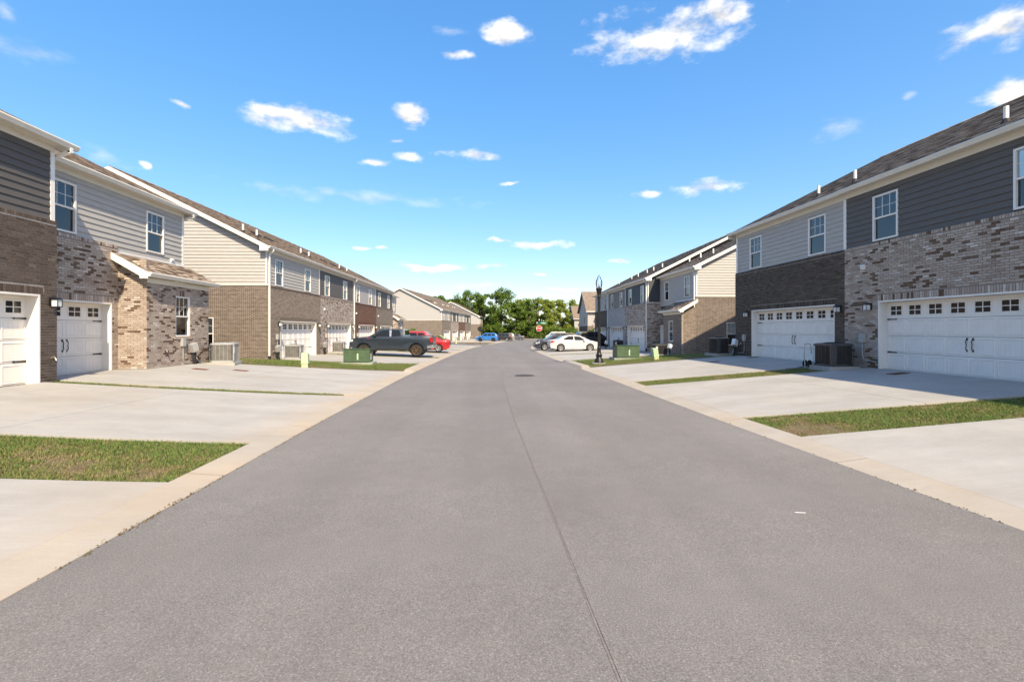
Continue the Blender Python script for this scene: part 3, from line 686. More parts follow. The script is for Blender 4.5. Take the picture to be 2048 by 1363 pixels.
PANEL = {}
def garage(root, sg, a0, a1, ztop, detail, cols, side_hinge=True):
    """recessed white door: sections, stamped panels, 4-lite windows, strap hinges, pull handles"""
    n0 = -.28; j = .045; d0, d1 = a0 + j, a1 - j; zt = ztop - j
    jb = MB(sg); jb.box(-.34, .012, a0, a0 + j, 0, ztop); jb.box(-.34, .012, a1 - j, a1, 0, ztop); jb.box(-.34, .012, a0 + j, a1 - j, zt, ztop); jb.build('door_jamb', 'door_white', root)
    db = MB(sg); hsec = zt / 4
    for k in range(4): db.box(n0 - .05, n0, d0, d1, k * hsec + (.004 if k else .012), (k + 1) * hsec - .006)
    door = db.build('garage_door', 'door_white', root)
    rb = MB(sg); rb.box(n0 - .052, n0 - .012, d0, d1, 0, .014); rb.build('bottom_seal', 'black_rubber', door)
    bk = MB(sg); bk.box(n0 - .14, n0 - .12, d0, d1, 0, zt); bk.build('garage_interior', 'interior_dark', door)
    cw = (d1 - d0) / cols; key = (round(cw, 3), round(hsec, 3), sg, detail)
    if key not in PANEL:
        pw, ph = cw * .40, hsec * .36; b = MB(sg)
        o = [b.V(0, y, z) for y, z in ((-pw, -ph), (pw, -ph), (pw, ph), (-pw, ph))]; m_ = [b.V(-.012, y, z) for y, z in ((-pw + .016, -ph + .016), (pw - .016, -ph + .016), (pw - .016, ph - .016), (-pw + .016, ph - .016))]
        lip = [b.V(.016, y, z) for y, z in ((-pw - .012, -ph - .012), (pw + .012, -ph - .012), (pw + .012, ph + .012), (-pw - .012, ph + .012))]; base = [b.V(-.002, y, z) for y, z in ((-pw - .026, -ph - .026), (pw + .026, -ph - .026), (pw + .026, ph + .026), (-pw - .026, ph + .026))]
        for A, B in ((base, lip), (lip, o), (o, m_)):
            for i in range(4): q = (i + 1) % 4; b.F(A[i], A[q], B[q], B[i])
        nb = 4 if detail >= 2 else 1
        for i in range(nb):
            y0 = -pw + .016 + (2 * pw - .032) * i / nb; y1 = -pw + .016 + (2 * pw - .032) * (i + 1) / nb
            b.box(-.012, .004, y0 + .004, y1 - .004, -ph + .02, ph - .02)
        PANEL[key] = b.mesh('panel', 'door_white')
        b = MB(sg); pw, ph = cw * .33, hsec * .30; fw = .022
        for (y0, y1, za, zb) in ((-pw, -pw + fw, -ph, ph), (pw - fw, pw, -ph, ph), (-pw + fw, pw - fw, -ph, -ph + fw), (-pw + fw, pw - fw, ph - fw, ph), (-.010, .010, -ph + fw, ph - fw), (-pw + fw, -.010, -.010, .010), (.010, pw - fw, -.010, .010)): b.box(-.004, .014, y0, y1, za, zb)
        b.box(-.004, .006, -pw - .02, pw + .02, -ph - .02, -ph); b.box(-.004, .006, -pw - .02, pw + .02, ph, ph + .02)
        PANEL[key + ('w',)] = b.mesh('window_frame', 'door_white')
        b = MB(sg); b.box(.0005, .004, -pw / 2 + .012, pw / 2 - .012, -ph / 2 + .012, ph / 2 - .012); PANEL[key + ('p',)] = b.mesh('pane', 'door_pane')
        b = MB(sg); b.box(.0005, .004, -pw + fw, pw - fw, -ph + fw, ph - fw); PANEL[key + ('P',)] = b.mesh('pane', 'door_pane')
    for c in range(cols):
        y = d0 + cw * (c + .5)
        for k in range(3): link('panel', PANEL[key], door, (sg * n0, y, (k + .5) * hsec))
        zc = 3.5 * hsec - .01; link('window_frame', PANEL[key + ('w',)], door, (sg * n0, y, zc)); pw, ph = cw * .33, hsec * .30
        if detail >= 2:
            for q in (-1, 1):
                for r in (-1, 1): link('pane', PANEL[key + ('p',)], door, (sg * n0, y + q * pw / 2, zc + r * ph / 2))
        else: link('pane', PANEL[key + ('P',)], door, (sg * n0, y, zc))
    mid = (d0 + d1) / 2
    for q in (-1, 1):
        hd = MB(sg); x0 = n0 + .012; y = mid + q * .075; zc = 1.5 * hsec + .05
        pts = [(x0, y, zc + .15), (x0 + .03, y + .012, zc + .10), (x0 + .045, y - .018, zc), (x0 + .03, y + .012, zc - .10), (x0, y, zc - .15)]
        hd.tube(pts, .011, 6); hd.box(n0, n0 + .02, y - .022, y + .022, zc + .12, zc + .19); hd.box(n0, n0 + .02, y - .018, y + .018, zc - .18, zc - .13); hd.build('handle', 'black_iron', door)
        for zc in (hsec * 1.0 + .02, hsec * 3.0 - .01):
            hg = MB(sg); ye = d0 if q < 0 else d1; s_ = 1 if q < 0 else -1
            poly = [(ye + s_ * .005, zc - .024), (ye + s_ * .29, zc - .011), (ye + s_ * .30, zc - .024), (ye + s_ * .35, zc), (ye + s_ * .30, zc + .024), (ye + s_ * .29, zc + .011), (ye + s_ * .005, zc + .024)]
            hg.prism(poly, 'x', n0 + .001, n0 + .016); hg.build('strap_hinge', 'black_iron', door)
M('door_pane', (.018, .018, .018), .12, .5, var=.3, vs=6)

def lantern(root, sg, s_, z):
    b = MB(sg); b.box(0, .03, s_ - .05, s_ + .05, z - .09, z + .12); b.tube([(.02, s_, z + .06), (.10, s_, z + .12), (.15, s_, z + .10)], .014, 6)
    b.prism([(.06, z + .06), (.24, z + .06), (.19, z + .11), (.11, z + .11)], 'y', s_ - .085, s_ + .085)
    for dx in (.07, .225):
        for dy in (-.075, .065): b.box(dx, dx + .01, s_ + dy, s_ + dy + .01, z - .11, z + .06)
    b.box(.07, .235, s_ - .075, s_ + .075, z - .125, z - .11); o = b.build('wall_lantern', 'black_iron', root)
    g_ = MB(sg); g_.box(.085, .22, s_ - .06, s_ + .06, z - .108, z + .055); g_.build('lantern_glass', 'frosted', o)
M('frosted', (.62, .66, .64), .3, var=.05)

def downspout(root, sg, s_, z_top=6.0, n_top=NE + .05, wallz=None, z0=.12, n_wall=.05):
    b = MB(sg); pts = [(n_top, s_, z_top), (n_top, s_, z_top - .10), (n_wall, s_, z_top - .28), (n_wall, s_, z0 + .16)]
    w = .038
    for p, q in zip(pts, pts[1:]):
        p, q = Vector(p), Vector(q); dd = (q - p).normalized(); ax = Vector((0, 1, 0)); bx = dd.cross(ax).normalized()
        idx = [b.V(*(c + ax * (i * w) + bx * (j * w))) for c in (p - dd * .02, q + dd * .02) for i, j in ((-1, -1), (1, -1), (1, 1), (-1, 1))]
        for k in range(4): b.F(idx[k], idx[(k + 1) % 4], idx[4 + (k + 1) % 4], idx[4 + k])
        b.F(*idx[:4][::-1]); b.F(*idx[4:])
    o = b.build('downspout', 'white_trim', root); e = MB(sg); e.box(n_wall - .05, n_wall + .05, s_ - .05, s_ + .05, z0 - .1, z0 + .17); e.build('drain_boot', 'black_rubber', o)

def roof_part(root, sg, w0, w1, n_e, z_e, n_r, pitch, mat, course=.14, back=True, gut=True, name='roof'):
    """shingled slope in real overlapping courses, sheathing below, gutter along the eave"""
    b = MB(sg); run = n_e - n_r; L_ = run * math.sqrt(1 + pitch * pitch); nc = max(2, int(L_ / course)); dn = run / nc
    def slope(nsgn):
        for i in range(nc):
            a = n_e - i * dn; c = a - dn; za = z_e + (n_e - a) * pitch; zc = z_e + (n_e - c) * pitch
            xa, xc = (a, c) if nsgn > 0 else (2 * n_r - a, 2 * n_r - c)
            p = [b.V(xa, w0, za + .020), b.V(xa, w1, za + .020), b.V(xc, w1, zc + .004), b.V(xc, w0, zc + .004), b.V(xa, w0, za), b.V(xa, w1, za)]
            if nsgn > 0: b.F(p[0], p[1], p[2], p[3]); b.F(p[4], p[5], p[1], p[0])
            else: b.F(p[3], p[2], p[1], p[0]); b.F(p[0], p[1], p[5], p[4])
    slope(1)
    zr_ = z_e + run * pitch
    if back: slope(-1)
    o = b.build(name, mat, root)
    sh = MB(sg)
    if back: sh.prism([(n_e, z_e), (n_r, zr_), (2 * n_r - n_e, z_e), (2 * n_r - n_e, z_e - .10), (n_r, zr_ - .10), (n_e, z_e - .10)], 'y', w0 + .004, w1 - .004)
    else: sh.prism([(n_e, z_e), (n_r, zr_), (n_r, zr_ - .10), (n_e, z_e - .10)], 'y', w0 + .004, w1 - .004)
    sh.build('roof_deck', 'white_trim', o)
    if back:
        rc_ = MB(sg); rc_.prism([(n_r - .16, zr_ - .05), (n_r, zr_ + .045), (n_r + .16, zr_ - .05), (n_r, zr_ + .01)], 'y', w0, w1); rc_.build('ridge_cap', mat, o)
    if gut:
        g_ = MB(sg); x = n_e - .01; zt = z_e + .005
        g_.prism([(x, zt), (x + .115, zt), (x + .125, zt - .03), (x + .085, zt - .10), (x + .075, zt - .13), (x, zt - .13)], 'y', w0 - .01, w1 + .01); g_.build('gutter', 'gutter', root)
    return o, zr_
def rake(root, sg, s_at, n_e, z_e, n_r, pitch, both=True):
    """white board along the gable edge"""
    zr_ = z_e + (n_e - n_r) * pitch; b = MB(sg); t = .03
    poly = [(n_e, z_e + .0), (n_r, zr_ + .0), (2 * n_r - n_e, z_e), (2 * n_r - n_e, z_e - .24), (n_r, zr_ - .22), (n_e - .02, z_e - .24)]
    if not both: poly = [(n_e, z_e), (n_r, zr_), (n_r, zr_ - .22), (n_e - .25, z_e + .125 - .24), (n_e - .25, z_e - .20), (n_e, z_e - .20)]
    if both: b.prism([poly[0], poly[1], poly[4], (n_e - .45, z_e + .45 * pitch - .22), (n_e - .45, z_e - .26), (n_e, z_e - .26)], 'y', s_at - t, s_at - .004); b.prism([poly[1], poly[2], poly[3], poly[4]], 'y', s_at - t, s_at - .004)
    else: b.prism(poly, 'y', s_at - t, s_at - .004)
    b.build('rake_board', 'white_trim', root)
def siding_facade(root, sg, plane, a0, a1, z0, z1, holes, mat, axis='s', ztop=None, detail=2):
    """lap boards, each one a part, on a backing sheet. ztop(a) limits boards under a rake"""
    ex = .178; bk = MB(sg)
    for (x0, x1, za, zb) in rects_minus(a0, a1, z0, z1, holes):
        if axis == 's': bk.box(plane - .10, plane - .001, x0, x1, za, zb)
        else: bk.box(x0, x1, plane + .001, plane + .10, za, zb)
    bk.build('siding_backing', mat, root); z = z0
    while z < z1 - .02:
        zt = min(z + ex, z1); segs = [(a0, a1)]
        for h in holes:
            if h[2] < zt - .004 and h[3] > z + .004:
                ns = []
                for s0, s1 in segs:
                    if h[1] <= s0 or h[0] >= s1: ns.append((s0, s1)); continue
                    if h[0] > s0 + .01: ns.append((s0, h[0]))
                    if h[1] < s1 - .01: ns.append((h[1], s1))
                segs = ns
        for s0, s1 in segs:
            b = MB(sg)
            if axis == 's': b.prism([(plane - .002, z), (plane + .030, z), (plane + .004, zt + .003), (plane - .002, zt + .004)], 'y', s0, s1)
            else:
                # across the gable: poly in (y,z) extruded along n
                b.prism([(plane + .002, z), (plane - .030, z), (plane - .004, zt + .003), (plane + .002, zt + .004)], 'x', s0, s1)
            b.build('siding_board', mat, root)
        z += ex
def unit(label, P0, heading, sg, w, pal, sid, door, wins, detail, cols=8, floor=0.0, wing=None, gable=None, roof_ext=(0, 0), roof_mat='shingles', cap_trim=(False, False), lights=True, group=None, spouts=(), deep=16.0, endwall=None):
    """one town house; local s runs along the facade away from the camera, n outwards to the street"""
    root = thing('townhouse', (P0[0], P0[1], floor), -heading, label, 'house', group)
    inv = Matrix.Rotation(heading, 3, 'Z'); cl = inv @ (Vector((0, 0, 1.8)) - Vector((P0[0], P0[1], floor)))
    rnd = random.Random(hash(label) % 9999 if False else sum(map(ord, label)))
    da, db_ = door; zt = 2.19; faces = []; holes = [(da, db_, -1, zt)]
    siding_z0 = HB; b_end = w
    core = MB(sg); core.box(-deep, -.45, .30 if gable else .01, w - .01, -.3, ZS); core.build('inner_wall', 'siding_light', root)
    fl = MB(sg); fl.box(-.46, -.02, .02, w - .02, -.2, -.005); fl.build('threshold', 'kerb_concrete', root)
    b0 = wing[0] if wing else None
    if detail >= 2:
        faces.append(('s', brick_face(root, sg, 0, 's', 0, (b0 if wing else w), -.25, HB, holes, pal, cl, 300, [(da - .1, db_ + .1, zt)], True, rnd)))
    else:
        bm_ = MB(sg)
        for (x0, x1, za, zb) in rects_minus(0, (b0 if wing else w), -.25, HB, holes): bm_.box(-.11, 0, x0, x1, za, zb)
        bw = bm_.build('brick_wall', 'brickwall_%s_y' % pal, root)
        sc = MB(sg); sc.box(0, .008, da - .1, db_ + .1, zt, zt + .2); sc.tone = .5; sc.t = [.45] * 6; sc.build('lintel', 'brick_' + pal, root, tone=True)
        cp = MB(sg); cp.box(-.08, .02, 0, (b0 if wing else w), HB - .09, HB + .004); cp.tone = .5; cp.t = [.3] * 6; cp.build('brick_cap', 'brick_' + pal, root, tone=True)
    # siding
    sp = -.075; wh = [(a, c, 4.14, 5.60) for a, c in wins]
    if wing:
        siding_facade(root, sg, sp, 0, b0, HB, HS, [h for h in wh], sid); siding_facade(root, sg, sp, b0, w, 3.72, HS, [h for h in wh], sid)
    else: siding_facade(root, sg, sp, 0, w, HB, HS, wh, sid)
    for a, c in wins: window(root, sg, sp, 's', a, c, 4.14, 5.60, detail, face=.024)
    fz = MB(sg); fz.box(sp, sp + .035, 0, w, HS - .02, ZS + .01); fz.build('frieze_board', 'cream_trim', root)
    for q, fl_ in enumerate(cap_trim):
        if fl_:
            t = MB(sg); s_ = 0 if q == 0 else w - .115; zlo = HB if not (wing and q) else 3.75; t.box(sp - .02, sp + .036, s_, s_ + .115, zlo + .004, HS - .025); t.build('corner_board', 'white_trim', root)
    sf = MB(sg); sf.box(sp - .1, NE, -roof_ext[0], w + roof_ext[1], ZS, ZS + .02); sf.build('soffit', 'soffit', root)
    ro, zr_ = roof_part(root, sg, -roof_ext[0], w + roof_ext[1], NE, ZE, NR, PITCH, roof_mat, course=.14 if detail >= 1 else .4)
    at = MB(sg); at.prism([(-.1, ZS + .03), (NR, zr_ - .12), (-deep + .1, ZS + .03)], 'y', .01, w - .01); at.build('attic_wall', 'siding_cream', root)
    garage(root, sg, da, db_, zt, detail, cols)
    if lights and detail >= 1:
        for q, s_ in enumerate((da - .28, db_ + .28)):
            if .1 < s_ < w - .1: lantern(root, sg, s_, 2.02)
    for s_ in spouts: downspout(root, sg, s_)
    if wing:
        s0, s1, out_, win = wing; zw = 3.05; h2 = [(win[0], win[1], win[2], win[3])]
        if detail >= 2:
            faces.append(('s', brick_face(root, sg, out_, 's', s0, s1, -.25, zw, h2, pal, cl, 300, [(win[0] - .05, win[1] + .05, win[3])], False, rnd)))
            faces.append(('n', brick_face(root, sg, s0, 'n', 0.004, out_ - .004, -.25, zw + .55, [], pal, cl, 300, (), False, rnd)))
        else:
            bm_ = MB(sg)
            for (x0, x1, za, zb) in rects_minus(s0, s1, -.25, zw, h2): bm_.box(out_ - .11, out_, x0, x1, za, zb)
            bm_.build('brick_wall', 'brickwall_%s_y' % pal, root)
            b2 = MB(sg); b2.box(0, out_ - .112, s0, s0 + .1, -.25, zw + .3); b2.build('brick_wall', 'brickwall_%s_x' % pal, root)
        b3 = MB(sg); b3.box(0, out_ - .12, s1 - .1, s1 - .004, -.25, zw + .3); b3.build('brick_wall', 'brickwall_%s_x' % pal, root)
        window(root, sg, out_, 's', *win, detail, sill='brick_' + pal, face=-.03)
        ne = out_ + .24; ze = zw + .14; pt = .56
        rp, zz = roof_part(root, sg, s0 - .28, s1 + .28, ne, ze, sp + .03, pt, roof_mat, back=False, name='bay_roof')
        rake(root, sg, s0 - .28, ne, ze, sp + .03, pt, False)
        fr_ = MB(sg); fr_.box(out_, out_ + .03, s0, s1, zw - .16, zw + .0); fr_.build('frieze_board', 'cream_trim', root)
        s2 = MB(sg); s2.box(out_ - .05, ne - .02, s0 - .25, s1 + .25, ze - .12, ze - .10); s2.build('soffit', 'soffit', root)
        fs_ = MB(sg); fs_.box(sp + .022, sp + .05, s0 - .02, s1, zz + .0, zz + .07); fs_.build('flashing', 'white_trim', root)
        for q in (0, 1):      # cheek below the lean-to roof
            ck = MB(sg); yy = (s0 + .11, s0 + .12) if q == 0 else (s1 - .12, s1 - .11); ck.prism([(0, zw - .02), (out_ - .02, zw - .02), (0, zw + .12 + out_ * pt)], 'y', *yy); ck.build('cheek', 'mortar_' + pal, root)
    if gable:
        gm, gpal, gwins, gdet = gable['mat'], gable['pal'], gable.get('wins', []), gable.get('detail', 1)
        nd = gable.get('depth', deep)
        bg_ = MB(sg)
        for (x0, x1, za, zb) in rects_minus(-nd, -.002, -.3, HB, [(g_[0], g_[1], g_[2], g_[3]) for g_ in gwins]): bg_.box(x0, x1, -.004, .10, za, zb)
        bg_.build('brick_wall', 'brickwall_%s_x' % gpal, root)
        for g_ in gwins: window(root, sg, -.004, 'n', *g_, 1, sill='brick_' + gpal, face=-.03)
        z = HB; ex = .178; ztop = zr_ - .12
        cap = MB(sg); cap.box(-nd, .01, -.03, 0, HB - .03, HB + .03); cap.build('trim_band', gable.get('band', 'cream_trim'), root)
        bkp = MB(sg)
        if gable.get('peak', True): bkp.prism([(-.06, HB), (-.06, ZS), (NR, ztop), (-nd + .06, ZS), (-nd + .06, HB)], 'y', .012, .10)
        else: bkp.box(-nd, -.06, .012, .1, HB, ZS)
        bkp.build('siding_backing', gm, root)
        ztp = ztop if gable.get('peak', True) else ZS
        while z < ztp - .05:
            zt_ = min(z + ex, ztp)
            if zt_ <= ZS or not gable.get('peak', True): n1, n0_ = -.05, -nd + .05
            else: d = (zt_ - ZE + .02) / PITCH; n1 = min(-.05, NE - d); n0_ = 2 * NR - n1
            if n1 - n0_ > .1:
                b = MB(sg); b.prism([(.012, z), (-.022, z), (.006, zt_ + .003), (.012, zt_ + .003)], 'x', n0_, n1); b.build('siding_board', gm, root)
            z += ex
        cbd = MB(sg); cbd.box(-.11, -.03, -.028, .02, HB + .03, ZS - .05); cbd.build('corner_board', 'white_trim', root)
        rake(root, sg, -roof_ext[0], NE, ZE, NR, PITCH)
        s3 = MB(sg); s3.prism([(NE - .02, ZE - .12), (NR, zr_ - .125), (NR, zr_ - .115), (NE - .02, ZE - .11)], 'y', -roof_ext[0] + .004, .0); s3.build('soffit', 'white_trim', root)
    if faces: flush_bricks(root, sg, faces, pal, 300)
    return root
def wall_vent(root, sg, s_, z, n=0.0):
    b = MB(sg); b.box(n, n + .05, s_ - .08, s_ + .08, z - .08, z + .08); b.prism([(n + .05, z + .08), (n + .10, z + .02), (n + .05, z - .06)], 'y', s_ - .07, s_ + .07); b.build('wall_vent', 'plaque', root)
def pipe_vent(root, sg, s_, n_, h=.42, box=False):
    z = ZE + (NE - n_) * PITCH; b = MB(sg)
    if box:
        b.prism([(n_ + .22, z - .11 + .02), (n_ + .22, z - .11 + .10), (n_ - .22, z + .11 + .12), (n_ - .22, z + .11)], 'y', s_ - .2, s_ + .2); b.build('roof_vent', 'black_rubber', root)
    else:
        b.lathe([(.055, z - .1), (.055, z + h)], n_, s_, 10); b.build('vent_pipe', 'white_trim', root, smooth=40); c = MB(sg); c.lathe([(.14, z - .06), (.062, z + .10)], n_, s_, 10); c.build('vent_flashing', 'black_rubber', root)
def meter(root, sg, s_, z=1.0, n=0.0, kind=0, mat='conduit'):
    b = MB(sg); b.box(n, n + .11, s_ - .09, s_ + .09, z, z + .30); o = b.build('electric_box', mat, root)
    t = MB(sg); pts = [(n + .05, s_, z), (n + .05, s_, z - .45), (n + .05, s_ + .06 * (1 if kind == 0 else -1), z - .58), (n + .06, s_ + .55 * (1 if kind == 0 else -1), z - .62)]
    t.tube(pts, .018, 6); t.build('conduit_pipe', mat, o)

W1 = 7.06
# --- right, nearest building
R1 = 12.8
def PR1(s0): return (R1, s0)
ra = unit('townhouse with dark grey siding over mottled whitish brick, nearest on the right', PR1(8.57), 0, -1, W1, 'mottled', 'siding_char', (.50, 5.68), [(.96, 1.88), (5.02, 5.94)], 2, 8, .54, cap_trim=(False, False), roof_ext=(0, 0))
rb = unit('townhouse with light grey siding over dark brown brick beside the mottled one, right', PR1(15.63), 0, -1, W1, 'darkR', 'siding_light', (.47, 5.65), [(.98, 1.90), (4.96, 5.88)], 2, 8, .53, cap_trim=(True, True), roof_ext=(0, .32))
rc0 = unit('townhouse just past the right edge whose shadow falls on the nearest drive', PR1(1.51), 0, -1, W1, 'darkR', 'siding_light', (.47, 5.65), [(.98, 1.90), (4.96, 5.88)], 1, 8, .54)
for r_, s_, n_ in ((ra, 2.75, -.9), (rb, .92, -1.15), (rb, 2.8, -1.15)): pipe_vent(r_, -1, s_, n_)
wall_vent(ra, -1, 6.25, 3.35); meter(ra, -1, 6.25, .85, mat='conduit', kind=1); meter(rb, -1, 6.2, .75, mat='light_grey_metal', kind=0)
rk = MB(-1); rake(rb, -1, W1 + .35, NE, ZE, NR, PITCH)
# --- left, nearest building
la = unit('townhouse with dark grey siding over dark brown brick at the left edge', (-10.76, 5.72), 0, 1, W1, 'dark', 'siding_dark', (1.40, 6.60), [(1.1, 2.02), (4.3, 5.22)], 2, 8, .48, cap_trim=(False, True), roof_ext=(0, .32))
downspout(la, 1, W1 + .10, 6.0, n_wall=-.25)
lb = unit('townhouse with light grey siding, mottled brick and a lean-to brick bay on the left', (-11.85, 12.80), 0, 1, W1, 'mottled', 'siding_light', (.45, 3.26), [(1.05, 1.97), (4.92, 5.85)], 2, 4, .48,
          wing=(3.52, W1, .90, (5.0, 5.86, 1.08, 2.55)), cap_trim=(False, True), roof_ext=(0, .32), lights=False)
meter(lb, 1, 5.35, .72, .9, 0, 'light_grey_metal'); rake(lb, 1, W1 + .35, NE, ZE, NR, PITCH); downspout(lb, 1, W1 + .10, 6.0, n_wall=-.25); wall_vent(lb, 1, 6.3, 4.9 - .9, -.07)
M('faucet', (.5, .45, .35), .35, metal=.7)
for r_, sg_, s_, n_ in ((lb, 1, 4.35, .9), (la, 1, 6.9, 0), (rb, -1, 6.45, 0)):
    fb_ = MB(sg_); fb_.tube([(n_, s_, .62), (n_ + .10, s_, .62), (n_ + .13, s_, .55)], .018, 6); fb_.lathe([(.03, .64), (.03, .655)], n_ + .07, s_, 8); fb_.build('tap', 'faucet', r_)

# --- left, second row (turned 2.4 degrees)
def PL2(k, n=0): return (L2c.x + L2d.x * k * UW + L2d.y * n, L2c.y + L2d.y * k * UW - L2d.x * n)
specs = [('brown', 'siding_light', 'townhouse with pale cream gable end, light siding and brown brick, left of the pickup'), ('mottled', 'siding_char', 'townhouse with dark siding over speckled white brick behind the pickup'),
         ('red', 'siding_grey', 'townhouse with reddish brick and light grey siding, second behind the pickup'), ('grey', 'siding_char', 'townhouse with dark siding over taupe brick above the pickup cab')]
l2 = []
for k, (pal, sid, lab) in enumerate(specs):
    l2.append(unit(lab, PL2(k), ang2, 1, UW, pal, sid, (1.45, 6.63), [(.95, 1.87), (4.9, 5.82)], 1, 7, .12 - .02 * k, roof_ext=(.35 if k == 0 else 0, .3 if k == 3 else 0), cap_trim=(False, k in (0, 2)),
                   gable=dict(mat='siding_cream', pal='dark', wins=[(-3.75, -2.85, .62, 2.35)]) if k == 0 else None, group='left second row townhouses'))
downspout(l2[0], 1, .08, 6.0); downspout(l2[2], 1, .06, 6.0)
l2.append(unit('set-back townhouse with a lean-to brick bay at the far end of the left row', PL2(4, -1.1), ang2, 1, 7.06, 'mottled', 'siding_light', (.45, 3.26), [(1.05, 1.97), (4.92, 5.85)], 1, 4, .02, wing=(3.52, 7.06, .90, (5.0, 5.86, 1.08, 2.55)), roof_ext=(0, .3), cap_trim=(False, True), lights=False, group='left second row townhouses'))
for k, s_, n_, bx_ in ((0, .55, -1.6, 0), (0, 2.0, -1.6, 0), (0, 3.9, -2.6, 1), (0, 5.5, -2.6, 1), (1, .6, -1.6, 0), (1, 2.0, -1.6, 0), (1, 4.2, -2.6, 1), (2, .3, -2.6, 1), (2, 1.2, -1.6, 0), (2, 2.6, -2.6, 1), (2, 3.2, -1.6, 0), (2, 4.6, -2.6, 1), (3, 4.0, -2.6, 1)): pipe_vent(l2[k], 1, s_, n_, box=bool(bx_))
gv = MB(1); gv.box(-5.2, -4.95, -.06, .0, 5.1, 5.35); gv.build('wall_vent', 'plaque', l2[0])
for k in range(1, 4): wall_vent(l2[k], 1, .7, 3.15)
for k in range(4): meter(l2[k], 1, 1.0, 1.15, kind=1)

# --- right, second row: set-back end house with bay, then three in line
def PR2(s_, n=0): return (R2c.x + R2d.x * s_ - R2d.y * n, R2c.y + R2d.y * s_ + R2d.x * n)
rr0 = unit('townhouse with pale cream gable end, brown brick and a lean-to bay on the right', PR2(0), R2a, -1, 7.0, 'brown', 'siding_light', (4.0, 6.7), [(1.05, 1.97), (5.0, 5.9)], 1, 4, .0,
           wing=(.0, 3.4, .95, (1.55, 2.40, .95, 2.45)), gable=dict(mat='siding_cream', pal='dark', wins=[(-3.1, -2.15, .75, 2.3)]), roof_ext=(.32, 0), cap_trim=(True, False), lights=False, group='right second row townhouses')
downspout(rr0, -1, .08, 6.0)
rspecs = [('mottled', 'siding_navy', 'townhouse with navy siding over speckled brick behind the right transformer'), ('white', 'siding_taupe', 'townhouse with taupe siding over pale painted brick behind the white sedan'), ('darkR', 'siding_grey', 'townhouse with light siding over very dark brick behind the lamp post')]
rr = []
for k, (pal, sid, lab) in enumerate(rspecs):
    rr.append(unit(lab, PR2(7.0 + k * 6.75, 1.0), R2a, -1, 6.75, pal, sid, (.65, 5.75), [(1.0, 1.9), (4.6, 5.5)], 1, 7, -.02 - .03 * k, roof_ext=(.32 if k == 0 else 0, .3 if k == 2 else 0), cap_trim=(False, True),
                   gable=dict(mat='siding_navy', pal='mottled', depth=16) if k == 0 else None, group='right second row townhouses'))
downspout(rr[0], -1, .10, 6.0); downspout(rr[1], -1, 6.7, 6.0)
for r_, s_ in ((rr[0], 1.2), (rr[0], 3.4), (rr[0], 5.2), (rr[1], 1.2), (rr[1], 3.4), (rr[2], 1.6), (rr0, 1.0), (rr0, 3.0), (rr0, 5.0)): pipe_vent(r_, -1, s_, -1.7)

# --- left, far row beyond the cross street (turned 9.5 degrees)
a3 = R(9.5); L3c = Vector((-6.94, 88.7)); L3d = Vector((math.sin(a3), math.cos(a3)))
def PL3(s_, n=0): return (L3c.x + L3d.x * s_ + L3d.y * n, L3c.y + L3d.y * s_ - L3d.x * n)
fs = [('grey', 'siding_light', 'far townhouse with a wide pale gable end facing the street crossing'), ('mottled', 'siding_char', 'far townhouse with pale brick beside the wide gable house'), ('red', 'siding_light', 'far townhouse with reddish brick in the left row'), ('grey', 'siding_char', 'far townhouse with taupe brick at the end of the left row')]
l3 = []
for k, (pal, sid, lab) in enumerate(fs):
    l3.append(unit(lab, PL3(k * UW), a3, 1, UW, pal, sid, (1.45, 6.63), [(.95, 1.87), (4.9, 5.82)], 1, 7, -.46 - .04 * k, roof_ext=(.35 if k == 0 else 0, .3 if k == 3 else 0), roof_mat='shingles_far',
                   gable=dict(mat='siding_cream', pal='grey', wins=[(-5.9, -4.9, .9, 2.0)]) if k == 0 else None, lights=False, group='far left townhouses'))
for k, s_, n_, bx_ in ((0, 2, -2, 0), (0, 3.2, -2, 0), (0, 1, -3.4, 1), (0, 3, -3.4, 1), (0, 5, -3.4, 1), (1, 1, -2, 0), (1, 2.2, -2, 0), (1, 5, -2, 0), (1, 6.2, -2, 0), (2, 3, -2, 0), (2, 5, -2, 0)): pipe_vent(l3[k], 1, s_, n_, box=bool(bx_))
l4 = unit('farthest left townhouse with lean-to bay and pale gable end by the trees', PL3(5.6 * UW, .2), a3, 1, 8.5, 'mottled', 'siding_light', (1.45, 6.63), [(.95, 1.87), (4.9, 5.82)], 1, 7, -.62, roof_mat='shingles_far', roof_ext=(.3, .3), lights=False, gable=dict(mat='siding_cream', pal='grey'), wing=None, group='far left townhouses')

